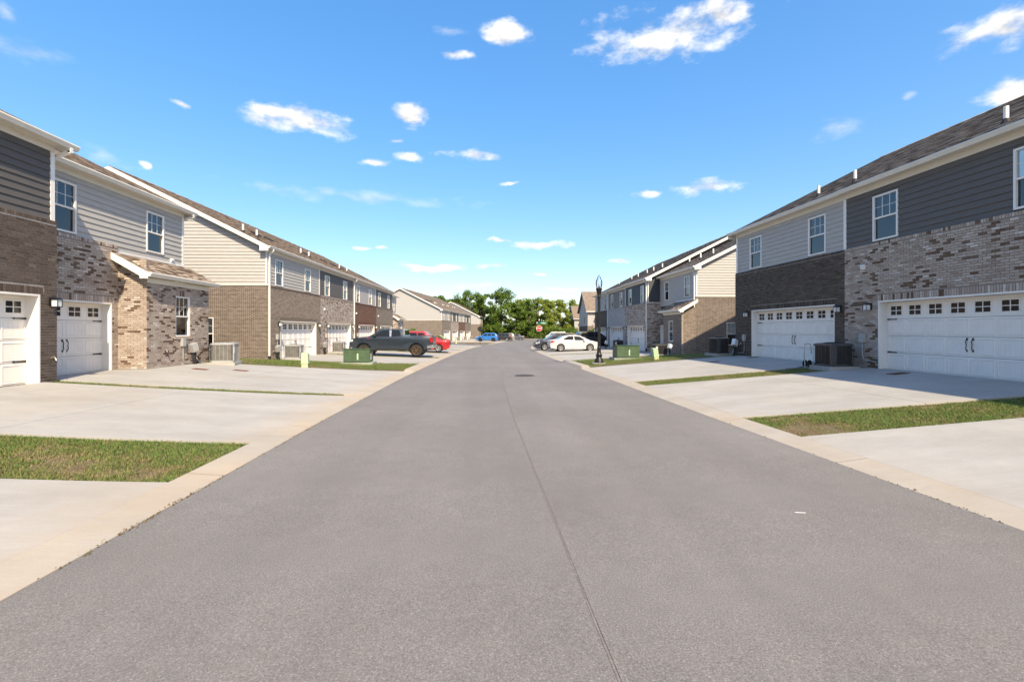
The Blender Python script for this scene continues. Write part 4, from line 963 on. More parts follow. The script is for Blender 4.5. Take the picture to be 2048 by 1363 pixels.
# --- right, far detached houses with ridges across the street
def far_house(loc, rz, label):
    root = thing('house', loc, R(-90) + rz, label, 'house'); G = lambda: MB(-1)
    b = G(); b.box(0, 10, 0, 14, -.8, 3.0); b.build('brick_wall', 'brickwall_darkR_x', root)
    b = G(); b.box(.03, 9.97, .03, 13.97, 3.0, 6.0); b.build('upper_wall', 'siding_grey', root)
    b = G(); b.prism([(.05, 5.95), (5, 9.6), (9.95, 5.95)], 'y', .04, 13.96); b.build('gable_wall', 'siding_grey', root)
    b = G()
    for q in (-1, 1): b.prism([(5 - q * 5.4, 5.86), (5, 9.86), (5, 9.68), (5 - q * 5.4, 5.68)], 'y', -.35, 14.35)
    r_ = b.build('roof', 'shingles_far', root)
    b = G(); b.prism([(-.4, 5.68), (5, 9.68), (10.4, 5.68), (10.2, 5.6), (5, 9.4), (-.2, 5.6)], 'y', -.38, -.355); b.build('rake_board', 'siding_grey', r_)
    b = G(); b.box(-.55, -.41, -.36, 3.0, 5.62, 5.76); b.build('gutter', 'white_trim', root)
    # brick cross gable facing the camera side
    b = G(); b.box(-1.0, .02, 2.2, 9.6, -.8, 5.7); b.build('brick_wall', 'brickwall_tan_y', root)
    b = G(); b.prism([(2.2, 5.68), (5.9, 9.1), (9.6, 5.68)], 'x', -.99, 4.5); b.build('gable_wall', 'brickwall_tan_y', root)
    b = G()
    for q in (-1, 1): b.prism([(5.9 - q * 4.2, 5.35), (5.9, 9.35), (5.9, 9.17), (5.9 - q * 4.2, 5.17)], 'x', -1.4, 4.6)
    r2 = b.build('roof', 'shingles_far', root); b = G(); b.prism([(1.7, 5.17), (5.9, 9.17), (10.1, 5.17), (9.9, 4.9), (5.9, 8.75), (1.9, 4.9)], 'x', -1.44, -1.405); b.build('rake_board', 'white_trim', r2)
    for (x, y, z) in ((-1.0, 4.2, 3.4), (-1.0, 6.6, 3.4), (-1.0, 5.2, .5)):
        b = G(); b.box(x - .06, x + .02, y, y + 1.1, z, z + 1.6); wn_ = b.build('window', 'white_trim', root); b = G(); b.box(x - .08, x - .05, y + .1, y + 1.0, z + .1, z + 1.5); b.build('pane', 'car_glass', wn_)
        if z > 3:
            for yy in (y - .45, y + 1.18): b = G(); b.box(x - .05, x - .004, yy, yy + .36, z, z + 1.6); b.build('shutter', 'siding_char', wn_)
    b = G(); b.box(2.6, 3.4, -.06, .02, 3.4, 4.9); wn_ = b.build('window', 'white_trim', root); b = G(); b.box(2.7, 3.3, -.075, -.055, 3.5, 4.8); b.build('pane', 'car_glass', wn_)
    b = G(); b.prism([(-2.8, 2.5), (-1.0, 3.25), (-1.0, 3.08), (-2.8, 2.35)], 'y', .6, 9.8); b.build('porch_roof', 'shingles_far', root)
    for yy in (.8, 3.6, 6.6, 9.4): b = G(); b.box(-2.7, -2.5, yy, yy + .2, -.8, 2.4); b.build('porch_post', 'white_trim', root)
far_house((20.4, 87.4, -.45), R(-3), 'detached house with tan roof and white-edged brick front gable beyond the right row')
far_house((28.2, 138.0, -.65), R(-3), 'smaller looking far detached house with tan roof beside the trees on the right')
# ------------------------------------------------------------------ air conditioners, boxes, covers
def ac_unit(loc, rz, label, dark, w=.86, h=.80, rounded=False):
    t = thing('air_conditioner', loc, rz, label, 'air conditioner'); body = 'dark_grey_metal' if dark else 'light_grey_metal'
    p = MB(); p.box(-w / 2 - .06, w / 2 + .06, -w / 2 - .06, w / 2 + .06, -.12, .05); p.build('pad', 'concrete', t)
    r = w / 2 * (1.16 if rounded else 1.0); sq = .3 if rounded else .0; n = 32
    def rr(mb, prof, k=1.0): mb.lathe([(a * k, z) for a, z in prof], 0, 0, n, sq=.35 if rounded else .06)
    k = .5 * w
    c = MB(); rr(c, [(k * .93, .06), (k * .93, h - .06)]); c.build('coil', 'coil_dark' if dark else 'coil_light', t)
    b = MB(); rr(b, [(k, .05), (k, .12), (k * .95, .125)]); b.build('base_pan', body, t)
    l = MB(); rr(l, [(k * .95, h - .075), (k * 1.01, h - .07), (k * 1.01, h - .015), (k * .9, h), (k * .62, h + .02), (k * .6, h - .03)]); lid = l.build('lid', body, t)
    g = MB()
    for q in range(6): rad = k * (.1 + .09 * q); g.tube([(rad * math.cos(a), rad * math.sin(a), h + .03 + .02 * (1 - q / 6)) for a in [2 * math.pi * i / 18 for i in range(19)]], .005, 4, False)
    for q in range(8): a = math.pi * q / 4; g.tube([(0, 0, h + .05), (k * .62 * math.cos(a), k * .62 * math.sin(a), h + .022)], .005, 4)
    g.build('fan_guard', 'black_rubber' if dark else 'dark_grey_metal', lid)
    gr = MB(); nrow = 18
    for q in range(nrow): z = .14 + (h - .23) * q / (nrow - 1); rr(gr, [(k * .945, z - .006), (k * .975, z), (k * .945, z + .006)])
    gr.build('louvres', body, t)
    rb = MB()
    for q in range(20):
        a = 2 * math.pi * (q + .5) / 20; ca, sa = math.cos(a), math.sin(a); sqv = .35 if rounded else .06; m_ = max(abs(ca), abs(sa)); qq = sqv + (1 - sqv) * m_
        x, y = k * .985 * ca / qq, k * .985 * sa / qq; rb.tube([(x, y, .10), (x, y, h - .05)], .006, 4)
    rb.build('guard_wires', body, t)
    s = MB(); s.box(-k * 1.0, -k * .55, -k * 1.03, -k * .97, .1, h - .07); s.build('service_panel', body, t)
    if not rounded: s = MB(); s.box(-k * .95, -k * .70, -k * 1.04, -k * 1.03, h * .5, h * .8); s.build('sticker', 'plaque', t)
    return t
M('coil_light', (.20, .18, .15), .5, metal=.4, var=.3, vs=3); M('coil_dark', (.05, .048, .045), .5, metal=.3, var=.2)
def onT(x, y, dz=.03): return (x, y, T(x, y) + dz)
ac_unit(onT(-10.08, 19.45, .06), R(100), 'light grey condenser beside the brick bay on the left', False, .84, .80)
ac_unit(onT(-10.35, 27.2, .05), R(92), 'light grey condenser in front of the first left row garage door', False, .84, .80)
ac_unit(onT(-10.05, 34.6, .05), R(92), 'light grey condenser left of the pickup nose', False, .80, .80)
ac_unit(onT(12.02, 15.2, .06), R(0), 'dark condenser between the two nearest right garage doors', True, .95, .80, True)
ac_unit(onT(12.20, 23.2, .08), R(10), 'dark condenser at the corner of the near right building', True, .84, .84, True)
ac_unit(onT(12.4, 31.6, .06), R(0), 'dark condenser in front of the right bay window', True, .88, .74)
ac_unit(onT(13.2, 43.9, .06), R(0), 'dark condenser between the white sedan and a garage', True, .84, .80)
for k in range(1, 4): p = PL3(k * UW + .7, 1.2); ac_unit((p[0], p[1], -.5), a3, 'far grey condenser at the left far row, %s from the gable end' % ['first', 'second', 'third'][k - 1], False, .9, .85)

def disconnect(loc, rz, label, lid):
    """tilted service disconnect box on a post with hoses, standing beside a condenser"""
    t = thing('utility_hookup', loc, rz, label, 'utility box')
    b = MB(); b.tube([(0, 0, -.05), (0, .02, .55)], .045, 8); b.build('post', 'black_rubber', t)
    b = MB(); b.prism([(-.10, .45), (.10, .55), (.02, .84), (-.18, .74)], 'y', -.10, .10); b.build('meter_box', lid, t)
    b = MB(); b.tube([(.05, 0, .45), (.10, .1, .25), (.2, .2, .08), (.45, .25, .05)], .025, 6); b.build('hose', 'black_rubber', t)
    b = MB(); b.tube([(.02, .05, .5), (.12, .02, .2), (.3, .1, .06), (.5, .2, .06)], .015, 6); b.build('pipe', 'conduit', t)
disconnect(onT(-10.72, 18.55, .02), R(70), 'grey hookup box with black hoses by the left bay', 'light_grey_metal')
disconnect(onT(-10.95, 26.55, .02), R(80), 'leaning hookup box with black hoses by the first left row garage', 'light_grey_metal')
disconnect(onT(-10.7, 33.6, .02), R(80), 'hookup box with hoses between the left row garages', 'light_grey_metal')
disconnect(onT(12.55, 22.35, .02), R(200), 'white lidded hookup box by the near right building corner', 'plaque')
disconnect(onT(12.75, 30.75, .02), R(200), 'white lidded hookup box by the right bay downspout', 'plaque')
disconnect(onT(12.2, 44.6, .02), R(200), 'hookup box with hoses by the white sedan bonnet', 'plaque')
# hose reel and washing hose behind the near right condenser
t = thing('hose_reel', onT(11.5, 15.75, .03), R(20), 'small hose reel standing behind the near right condenser', 'hose reel')
b = MB(); b.tube([(-.12, 0, 0), (-.16, 0, .5), (-.12, 0, .86), (.18, 0, .84), (.22, 0, .5)], .018, 6); b.build('frame', 'conduit', t)
b = MB(); b.lathe([(.06, -.10), (.13, -.09), (.13, -.075), (.06, -.07), (.06, .07), (.13, .075), (.13, .09), (.06, .10)], 0, .16, 16, 'y'); b.build('reel', 'black_rubber', t)
b = MB(); b.tube([(-.1, .05, .06), (-.35, .1, .02), (-.7, -.1, .015), (-1.1, .02, .015)], .012, 5); b.build('hose', 'black_rubber', t)

def transformer(loc, rz, label):
    t = thing('transformer_box', loc, rz, label, 'utility box')
    p = MB(); p.box(-.82, .82, -.62, .62, -.2, .08); p.build('pad', 'light_pad', t)
    b = MB(); b.prism([(-.45, .08), (.42, .08), (.42, .80), (-.38, .86), (-.45, .80)], 'x', -.70, .70) if False else b.prism([(-.52, .09), (.46, .09), (.46, .70), (-.52, .78)], 'x', -.66, .66); b.build('cabinet', 'transformer_green', t)
    l = MB(); l.prism([(-.56, .78), (.50, .70), (.50, .735), (-.50, .815), (-.56, .80)], 'x', -.70, .70); l.build('lid', 'transformer_green', t)
    d = MB(); d.box(-.645, -.012, -.545, -.52, .12, .74); d.build('door', 'transformer_green', t); d = MB(); d.box(.012, .645, -.545, -.52, .12, .74); d.build('door', 'transformer_green', t)
    s = MB(); s.box(.02, .10, -.553, -.545, .22, .55); s.build('label_strip', 'pale_green', t)
    s = MB(); s.box(.66, .664, -.25, -.05, .20, .52); s.build('sticker', 'plaque', t); s = MB(); s.box(.66, .665, -.05, .22, .48, .66); s.build('warning_label', 'rust', t)
    c = MB(); c.lathe([(.02, .14), (.02, .18)], -.05, -.55, 8); c.build('padlock', 'steel', t)
M('light_pad', (.30, .34, .28), .8, var=.1)
transformer(onT(-6.35, 25.35, .06), R(2), 'green transformer box on the left lawn island in front of the pickup')
transformer(onT(8.55, 26.95, .06), R(-2), 'green transformer box on the right lawn island beside the lamp post')
transformer(onT(9.0, 67.0 - 3.2, .02), R(4), 'far green transformer box behind the stop sign')
def pedestal(loc, label, tilt=0):
    t = thing('utility_pedestal', loc, R(8), label, 'utility box')
    b = MB(); b.lathe([(.13, -.05), (.13, .14), (.12, .15)], 0, 0, 12, sq=.1); b.build('base', 'pale_yellow', t)
    b = MB(); b.prism([(-.14, .14), (.14, .14), (.13, .56), (.05, .60), (-.13, .60)], 'y', -.14, .14); o = b.build('cover', 'pale_green', t)
    b = MB(); b.box(-.15, .15, -.15, .15, .13, .16); b.build('collar', 'pale_green', t)
    t.rotation_euler = (0, R(tilt), R(8))
M('pale_yellow', (.55, .52, .30), .6)
pedestal(onT(-7.45, 20.75, .04), 'pale green pedestal on the left lawn island'); pedestal(onT(9.25, 24.1, .04), 'leaning pale green pedestal on the right lawn island', -9)
p = (-3.6, 74.5); pedestal((p[0], p[1], T(*p)), 'far pale green pedestal near the left stop sign')
def cover(x, y, label, lx=.46, ly=.26):
    o = MB(); o.box(-lx / 2, lx / 2, -ly / 2, ly / 2, -.02, .006)
    for k in range(5): xx = -lx / 2 + lx * (k + .5) / 5; o.box(xx - .03, xx + .03, -ly / 2 + .03, ly / 2 - .03, .006, .012)
    ob = o.build('drain_cover', 'rust'); ob.location = onT(x, y, .034); sl = (T(x + .3, y) - T(x - .3, y)) / .6; sy = (T(x, y + .3) - T(x, y - .3)) / .6; ob.rotation_euler = (math.atan(sy), -math.atan(sl), 0); tag(ob, label, 'drain cover')
cover(-9.75, 17.2, 'rusty cover on the left drive in front of the brick bay'); cover(-8.65, 17.75, 'rusty cover on the left drive farther from the bay')
cover(12.2, 12.9, 'rusty cover before the nearest right garage door', .5, .3); cover(12.5, 20.7, 'rusty cover before the second right garage door'); cover(10.5, 20.35, 'dark rusty cover in the middle of the second right drive')
M('rust_dark', (.06, .048, .042), .75, var=.3, vs=12, fine=.4)
mh = MB(); mh.lathe([(.42, -.01), (.42, .012), (.36, .014), (.35, .010), (.34, .014), (.2, .014), (.19, .010), (.18, .014), (.02, .014)], 0, 0, 32); o = mh.build('manhole_cover', 'rust_dark'); o.location = (1.9, 19.6, T(1.9, 19.6) + .006); tag(o, 'round iron manhole cover in the right lane', 'manhole cover')
p = (-1.4, 73.6); dn = MB(); dn.box(-.6, .6, -.25, .25, -.03, .06); o = dn.build('storm_drain', 'rust', loc=(p[0], p[1], T(*p) + .03)); tag(o, 'rusty storm drain at the left street corner', 'drain')
lt = MB(); lt.box(-.05, .05, -.004, .004, 0, .004); o = lt.build('litter', 'plaque', loc=(3.19, 4.47, T(3.19, 4.47) + .009)); o.rotation_euler = (0, 0, R(-12)); tag(o, 'small white scrap lying on the asphalt', 'litter')

# ------------------------------------------------------------------ lamp and signs
t = thing('street_lamp', (6.42, 24.85, T(6.42, 24.85) + .05), 0, 'black street lamp with clear acorn globe on the right lawn island', 'street lamp')
b = MB(); b.lathe([(.40, -.1), (.40, .03), (.38, .035)], 0, 0, 24); b.build('footing', 'concrete', t, smooth=35)
b = MB(); b.lathe([(.255, .03), (.255, .09), (.235, .12), (.235, .17), (.20, .23), (.15, .30), (.145, .36), (.175, .40), (.175, .45), (.135, .49), (.11, .58), (.092, .80), (.105, .82), (.105, .86), (.082, .90)], 0, 0, 20); b.build('base', 'lamp_black', t, smooth=40)
b = MB(); n = 16
ringz = [.88, 3.50]; pr = []
for k in range(n * 2): a = 2 * math.pi * k / (n * 2); pr.append((( .080 if k % 2 else .072) * math.cos(a), (.080 if k % 2 else .072) * math.sin(a)))
b.prism(pr, 'z', .88, 3.55); b.build('pole', 'lamp_black', t)
b = MB(); b.lathe([(.078, 3.52), (.10, 3.55), (.10, 3.60), (.085, 3.63), (.10, 3.72), (.135, 3.84), (.14, 3.90), (.165, 3.93), (.165, 4.02), (.13, 4.04)], 0, 0, 20); b.build('collar', 'lamp_black', t, smooth=40)
b = MB(); b.lathe([(.13, 4.03), (.17, 4.18), (.185, 4.32), (.172, 4.42), (.13, 4.50), (.11, 4.55), (.065, 4.66), (.03, 4.70), (.02, 4.76), (.006, 4.79)], 0, 0, 18); gl = b.build('globe', 'globe_glass', t, smooth=25)
b = MB(); b.lathe([(.06, 4.03), (.06, 4.12), (.035, 4.14), (.035, 4.30), (.015, 4.33)], 0, 0, 10); b.build('bulb', 'frosted', t)
def stop_sign(loc, rz, label, letters=True, flip=False):
    t = thing('stop_sign', loc, rz, label, 'sign')
    b = MB(); b.tube([(0, 0, -.2), (0, 0, 3.35 if letters else 2.85)], .035, 8); b.build('post', 'lamp_black', t)
    r = .38 / math.cos(math.pi / 8); octa = [(r * math.cos(math.pi / 8 + k * math.pi / 4), 2.35 + r * math.sin(math.pi / 8 + k * math.pi / 4)) for k in range(8)]; r2 = r * .93; oc2 = [(r2 * math.cos(math.pi / 8 + k * math.pi / 4), 2.35 + r2 * math.sin(math.pi / 8 + k * math.pi / 4)) for k in range(8)]
    b = MB(); b.prism(octa, 'y', -.05, -.044); pl = b.build('plate', 'sign_white', t)
    b = MB(); b.prism(oc2, 'y', -.0535, -.0505); b.build('face', 'sign_red', pl)
    b = MB(); b.prism(octa, 'y', -.043, -.038); b.build('backing', 'sign_back', pl)
    me = text_mesh('STOP', .34, 'sign_white'); o = link('lettering', me, pl, (0, -.058, 2.35), (R(90), 0, 0)); o.scale = (.92, 1.15, 1)
    if letters:
        for q, (lx, rot) in enumerate(((.60, 0), (-.1, R(90)))):
            b = MB(); b.box(.08, .08 + (.92 if q == 0 else .9), -.012, .012, 2.95, 3.17); s = b.build('name_plate', 'sign_green', t); s.rotation_euler = (0, 0, rot)
            b = MB()
            for k in range(5): x = .30 + k * .095; hh = (.12, .085, .12, .085, .10)[k]; b.box(x, x + .065, -.0155, -.013, 3.0, 3.0 + hh)
            b.box(.82, .90, -.0155, -.013, 3.0, 3.05); b.build('lettering', 'sign_white', s)
        b = MB(); b.lathe([(.05, 3.35), (.07, 3.42), (.05, 3.52), (.0, 3.62)], 0, 0, 10); b.build('finial', 'plaque', t)
p = (7.9, 61.6); stop_sign((p[0], p[1], T(*p)), R(-3), 'red stop sign with a green street name plate on the right corner')
p = (.15, 73.0); stop_sign((p[0], p[1], T(*p)), R(176), 'stop sign seen from its dark back on the left corner', False)

# ------------------------------------------------------------------ vehicles
def paint(name, col, metal=.35):
    m, N, L, b = nmat(name); o = node(N, 'ShaderNodeTexCoord').outputs['Object']; n = noisef(N, L, o, 2, 3)
    L.new(ramp(N, L, n, [(.3, tuple(x * .9 for x in col)), (.7, tuple(min(1, x * 1.06) for x in col))]), b.inputs['Base Color']); setv(b, 'Metallic', metal); setv(b, 'Roughness', .5 if metal == 0 else .34); setv(b, 'Coat Weight', .8); setv(b, 'Coat Roughness', .04); setv(b, 'Specular IOR Level', .5)
paint('paint_slate', (.020, .033, .048), .4); paint('paint_white', (.52, .52, .52), 0); paint('paint_red', (.42, .012, .018), .2); paint('paint_blue', (.01, .19, .55), .3); paint('paint_black', (.012, .013, .016), 0); paint('paint_navy', (.016, .022, .036), 0); paint('paint_grey', (.12, .14, .16), .5); paint('paint_silver', (.38, .38, .38), .6)
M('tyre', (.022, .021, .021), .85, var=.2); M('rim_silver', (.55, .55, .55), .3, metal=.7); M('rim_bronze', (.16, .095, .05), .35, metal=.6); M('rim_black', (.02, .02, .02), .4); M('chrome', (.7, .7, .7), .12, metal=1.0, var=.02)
M('tail_red', (.40, .008, .012), .2, .6); M('head_clear', (.65, .67, .68), .12, .7); M('black_plastic', (.02, .02, .02), .6)
def wheel(root, x, y, r, w, rim, side, spokes=6):
    hub = MB(); yo = y; hub.lathe([(r * .14, -.02), (r * .14, .02)], 0, 0, 10, 'y'); o = hub.build('wheel', rim, root, loc=(x, yo, r)); o.rotation_euler = (0, 0, 0 if side < 0 else math.pi)
    t_ = MB(); k = w; t_.lathe([(r * .66, -k * .3), (r * .66, -k * .5), (r * .93, -k * .5), (r, -k * .36), (r, k * .36), (r * .93, k * .5), (r * .66, k * .5)], 0, 0, 28, 'y', cap=False); 
    t_.build('tyre', 'tyre', o, smooth=40, loc=(0, k * .5 - .01, 0))
    m_ = MB(); m_.lathe([(r * .60, .03), (r * .58, -.012), (r * .68, -.02), (r * .68, .05)], 0, 0, 28, 'y', cap=False)
    for q in range(spokes):
        a = 2 * math.pi * q / spokes; ca, sa = math.cos(a), math.sin(a); p0, p1, wd = r * .08, r * .62, r * .07
        idx = [m_.V(ca * d - sa * e, yy, sa * d + ca * e) for yy in (-.014, .02) for d, e in ((p0, -wd), (p1, -wd * .8), (p1, wd * .8), (p0, wd))]
        for f_ in ((0, 1, 2, 3), (7, 6, 5, 4), (0, 4, 5, 1), (1, 5, 6, 2), (2, 6, 7, 3), (3, 7, 4, 0)): m_.F(*[idx[i] for i in f_])
    m_.build('rim', rim, o); d_ = MB(); d_.lathe([(r * .66, .05), (r * .66, .08)], 0, 0, 20, 'y'); d_.build('wheel_shade_disc', 'rim_black', o)  # black disc stands in for the shade behind the spokes
def vehicle(label, loc, rz, L_, W, prof, wheels, r, belt, tum, paintm, sidewins, front_glass, rear_glass, rim='rim_silver', cat='car', name='parked_car', clear=.20, bed=None, spokes=6, lights=None, group='parked vehicles', handles=(), mirror=None, cladding=None, rimw=.22, arch=1.17):
    """prof: upper outline (x,z) from the rear bumper bottom to the front bumper bottom; x>0 is the front"""
    t = thing(name, loc, rz, label, cat, group)
    bot = []
    for wx in sorted(wheels, reverse=True):
        R_ = r * arch; zc = r; a0 = math.asin(max(-1, (clear - zc) / R_)); 
        arc = [(wx + R_ * math.cos(a0 + (math.pi - 2 * a0) * k / 12), zc + R_ * math.sin(a0 + (math.pi - 2 * a0) * k / 12)) for k in range(13)]
        bot += arc
    poly = list(prof) + bot
    half = W / 2; xm = max(p[0] for p in prof); xn = min(p[0] for p in prof)
    def yw(x, z):
        w_ = half - .05 * max(0, (belt - z) / belt) ** 2 - .012
        if z > belt: w_ = half - .02 - (z - belt) * tum
        w_ -= .16 * max(0, (x - (xm - .55)) / .55) ** 2 + .11 * max(0, ((xn + .45) - x) / .45) ** 2
        w_ += .012 * math.exp(-((z - belt * .93) / .06) ** 2)
        return w_
    bm = bmesh.new(); vs = [bm.verts.new((x, 0, z)) for x, z in poly]; fc = bm.faces.new(vs)
    outer = set(vs)
    try: bmesh.ops.inset_region(bm, faces=[fc], thickness=.045, use_even_offset=True)
    except Exception: pass
    zs = [belt * f for f in (.45, .62, .80, .93, 1.0)] + [belt + .12, belt + .3]
    for z in zs: bmesh.ops.bisect_plane(bm, geom=bm.verts[:] + bm.edges[:] + bm.faces[:], plane_co=(0, 0, z), plane_no=(0, 0, 1))
    for k in range(1, 14): bmesh.ops.bisect_plane(bm, geom=bm.verts[:] + bm.edges[:] + bm.faces[:], plane_co=(xn + (xm - xn) * k / 14, 0, 0), plane_no=(1, 0, 0))
    bnd = set(v for e in bm.edges if e.is_boundary for v in e.verts)
    V = {}; verts = []; faces = []
    for v in bm.verts:
        y = yw(v.co.x, v.co.z) - (.04 if v in bnd and v.co.z > clear + .12 and v.co.z > r * 2.25 * .5 and min(abs(v.co.x - wx) for wx in wheels) > r * 1.0 or (v in bnd and v.co.z > r * 2.3) else 0)
        V[v] = len(verts); verts.append((v.co.x, -y, v.co.z)); verts.append((v.co.x, y, v.co.z))
    for f_ in bm.faces:
        ids = [V[v] for v in f_.verts]; faces.append(tuple(ids)); faces.append(tuple(i + 1 for i in reversed(ids)))
    for e in bm.edges:
        if e.is_boundary: a, b_ = V[e.verts[0]], V[e.verts[1]]; faces.append((a, b_, b_ + 1, a + 1))
    bm.free(); me = bpy.data.meshes.new('body'); me.from_pydata(verts, [], faces)
    b2 = bmesh.new(); b2.from_mesh(me); bmesh.ops.recalc_face_normals(b2, faces=b2.faces[:]); b2.to_mesh(me); b2.free()
    me.materials.append(MATS[paintm]); me.polygons.foreach_set('use_smooth', [True] * len(me.polygons)); me.set_sharp_from_angle(angle=R(38)); body = link('body', me, t)
    def side_patch(nm, pts, mat, dz=.006, par=body, th=.02):
        for sd in (-1, 1):
            b_ = MB(); n_ = len(pts); A = [b_.V(x, sd * (yw(x, z) + dz), z) for x, z in pts]; B = [b_.V(x, sd * (yw(x, z) - th), z) for x, z in pts]
            b_.F(*(A if sd < 0 else A[::-1])); b_.F(*(B[::-1] if sd < 0 else B))
            for i in range(n_): j = (i + 1) % n_; b_.F(A[i], A[j], B[j], B[i])
            ob = b_.build(nm, mat, par); bb = bmesh.new(); bb.from_mesh(ob.data); bmesh.ops.recalc_face_normals(bb, faces=bb.faces[:]); bb.to_mesh(ob.data); bb.free()
    for pts in sidewins: side_patch('side_window', pts, 'car_glass')
    for nm, (x0, z0, x1, z1) in (('windshield', front_glass), ('rear_window', rear_glass)):
        b_ = MB(); dx, dz = x1 - x0, z1 - z0; ln = math.hypot(dx, dz); nx, nz = (dz / ln, -dx / ln); 
        if nz < 0: nx, nz = -nx, -nz
        q = []
        for k, (x, z) in enumerate(((x0, z0), (x1, z1))):
            for sd in (-1, 1):
                for d in (.008, -.02): q.append(b_.V(x + nx * d, sd * (yw(x, z) - .10), z + nz * d))
        for f_ in ((0, 2, 6, 4), (1, 5, 7, 3), (0, 1, 3, 2), (4, 6, 7, 5), (0, 4, 5, 1), (2, 3, 7, 6)): b_.F(*[q[i] for i in f_])
        ob = b_.build(nm, 'car_glass', body); bb = bmesh.new(); bb.from_mesh(ob.data); bmesh.ops.recalc_face_normals(bb, faces=bb.faces[:]); bb.to_mesh(ob.data); bb.free()
    for wx in wheels:
        for sd in (-1, 1): wheel(t, wx, sd * (half - .035), r, rimw, rim, sd, spokes)
    uw = MB(); uw.box(xn + .35, xm - .35, -half + .26, half - .26, clear - .04, clear + .35); uw.build('underbody', 'black_plastic', t)
    for wx in wheels:
        ww = MB(); ww.box(wx - r * 1.12, wx + r * 1.12, -half + .22, half - .22, r * .6, r * 2.1); ww.build('wheel_well', 'black_plastic', t)
    if lights:
        for nm, pts, mat in lights: side_patch(nm, pts, mat, .012, t, .10)
    for (x, z) in handles: side_patch('door_handle', [(x - .09, z - .016), (x + .09, z - .016), (x + .09, z + .016), (x - .09, z + .016)], 'black_plastic' if paintm != 'paint_white' else 'paint_white', .03)
    if mirror:
        for sd in (-1, 1):
            b_ = MB(); x, z = mirror; y = sd * (yw(x, z) + .10); b_.lathe([(.02, z - .09), (.10, z - .07), (.115, z + .02), (.09, z + .09), (.02, z + .11)], x, y, 12); ob = b_.build('mirror', paintm if paintm != 'paint_slate' else 'black_plastic', body, smooth=50); 
    if cladding: side_patch('rocker_trim', cladding, 'black_plastic', .01)
    # door seams
    return t, body, side_patch, yw
# pickup: nose towards the garage, tail to the street
PK = [(-2.93, .62), (-2.95, .80), (-2.92, 1.30), (-2.88, 1.42), (-1.05, 1.43), (-1.02, 1.50), (-.93, 1.86), (-.75, 1.93), (.35, 1.945), (.60, 1.92), (1.45, 1.43), (1.60, 1.38), (2.45, 1.30), (2.78, 1.20), (2.88, 1.02), (2.90, .70), (2.86, .48), (2.75, .44)]
tk, bd, sp_, yw_ = vehicle('dark slate blue pickup truck with bronze wheels parked nose-in on the left', (-6.15, 34.3, -.06), R(180 - 2), 5.9, 2.04, PK, (-1.80, 1.85), .43, 1.30, .26, 'paint_slate',
    [[(.62, 1.40), (1.30, 1.40), (.55, 1.83), (-.02 + .12, 1.85), (.06, 1.40)], [(-.08, 1.40), (-.08, 1.85), (-.62, 1.84), (-.74, 1.44)]], (1.42, 1.46, .66, 1.90), (-1.02, 1.50, -.95, 1.82), 'rim_bronze', 'pickup truck', 'pickup_truck', .47, None, 6,
    [('taillight', [(-2.945, 1.02), (-2.80, .98), (-2.74, 1.18), (-2.78, 1.36), (-2.90, 1.38)], 'tail_red'), ('headlight', [(2.60, 1.06), (2.86, 1.03), (2.80, 1.16), (2.56, 1.20)], 'head_clear'), ('fender_badge', [(1.42, 1.27), (1.62, 1.26), (1.62, 1.30), (1.42, 1.31)], 'tail_red'),
     ('bumper', [(-2.98, .56), (-2.56, .56), (-2.56, .76), (-2.98, .80)], 'chrome'), ('bumper', [(2.62, .52), (2.90, .52), (2.92, .72), (2.66, .68)], 'chrome')],
    handles=((.20, 1.22), (-.62, 1.22)), mirror=(1.08, 1.48), rimw=.29, arch=1.24)
sp_('door_pillar', [(-.06, 1.40), (.05, 1.40), (.08, 1.85), (-.06, 1.85)], 'steel', .008)
for x in (-1.06, .02, .98): sp_('door_seam', [(x - .013, .56), (x + .013, .56), (x + .013, 1.38), (x - .013, 1.38)], 'black_plastic', .009)
sp_('rocker_trim', [(-1.28, .47), (1.30, .47), (1.30, .55), (-1.28, .55)], 'black_plastic', .012)
sp_('body_crease', [(-2.7, .985), (1.3, .985), (1.3, 1.0), (-2.7, 1.0)], 'paint_slate', .016)
sp_('window_trim', [(-.80, 1.375), (1.36, 1.375), (1.36, 1.40), (-.80, 1.40)], 'black_plastic', .010)
for y_ in (.86, -.98): b = MB(); b.box(-1.2, 1.1, y_, y_ + .12, .42, .47); b.build('side_step', 'black_plastic', tk)
b = MB(); b.box(-3.0, -2.86, -.95, .95, .56, .78); b.build('rear_bumper', 'chrome', tk); b = MB(); b.box(-2.965, -2.94, -.74, .74, .84, 1.38); b.build('tailgate', 'paint_grey', tk)
b = MB(); b.box(-2.80, -1.12, -.82, .82, 1.425, 1.45); b.build('bed_cover', 'black_plastic', tk)
SED = [(-2.28, .30), (-2.33, .55), (-2.30, .90), (-2.24, 1.03), (-1.62, 1.08), (-1.02, 1.38), (-.55, 1.455), (.05, 1.46), (.45, 1.41), (1.22, 1.04), (1.35, .98), (2.05, .82), (2.25, .70), (2.32, .50), (2.28, .26), (2.2, .22)]
SEDW = [[(.98, .98), (.40, 1.33), (-.10, 1.37), (-.12, .97)], [(-.20, .97), (-.18, 1.37), (-.62, 1.37), (-1.08, 1.14), (-1.15, 1.02)]]
SEDL = [('taillight', [(-2.31, .82), (-2.02, .80), (-1.86, .93), (-1.98, .98), (-2.25, .97)], 'tail_red'), ('headlight', [(1.82, .70), (2.24, .60), (2.18, .72), (1.85, .82)], 'head_clear')]
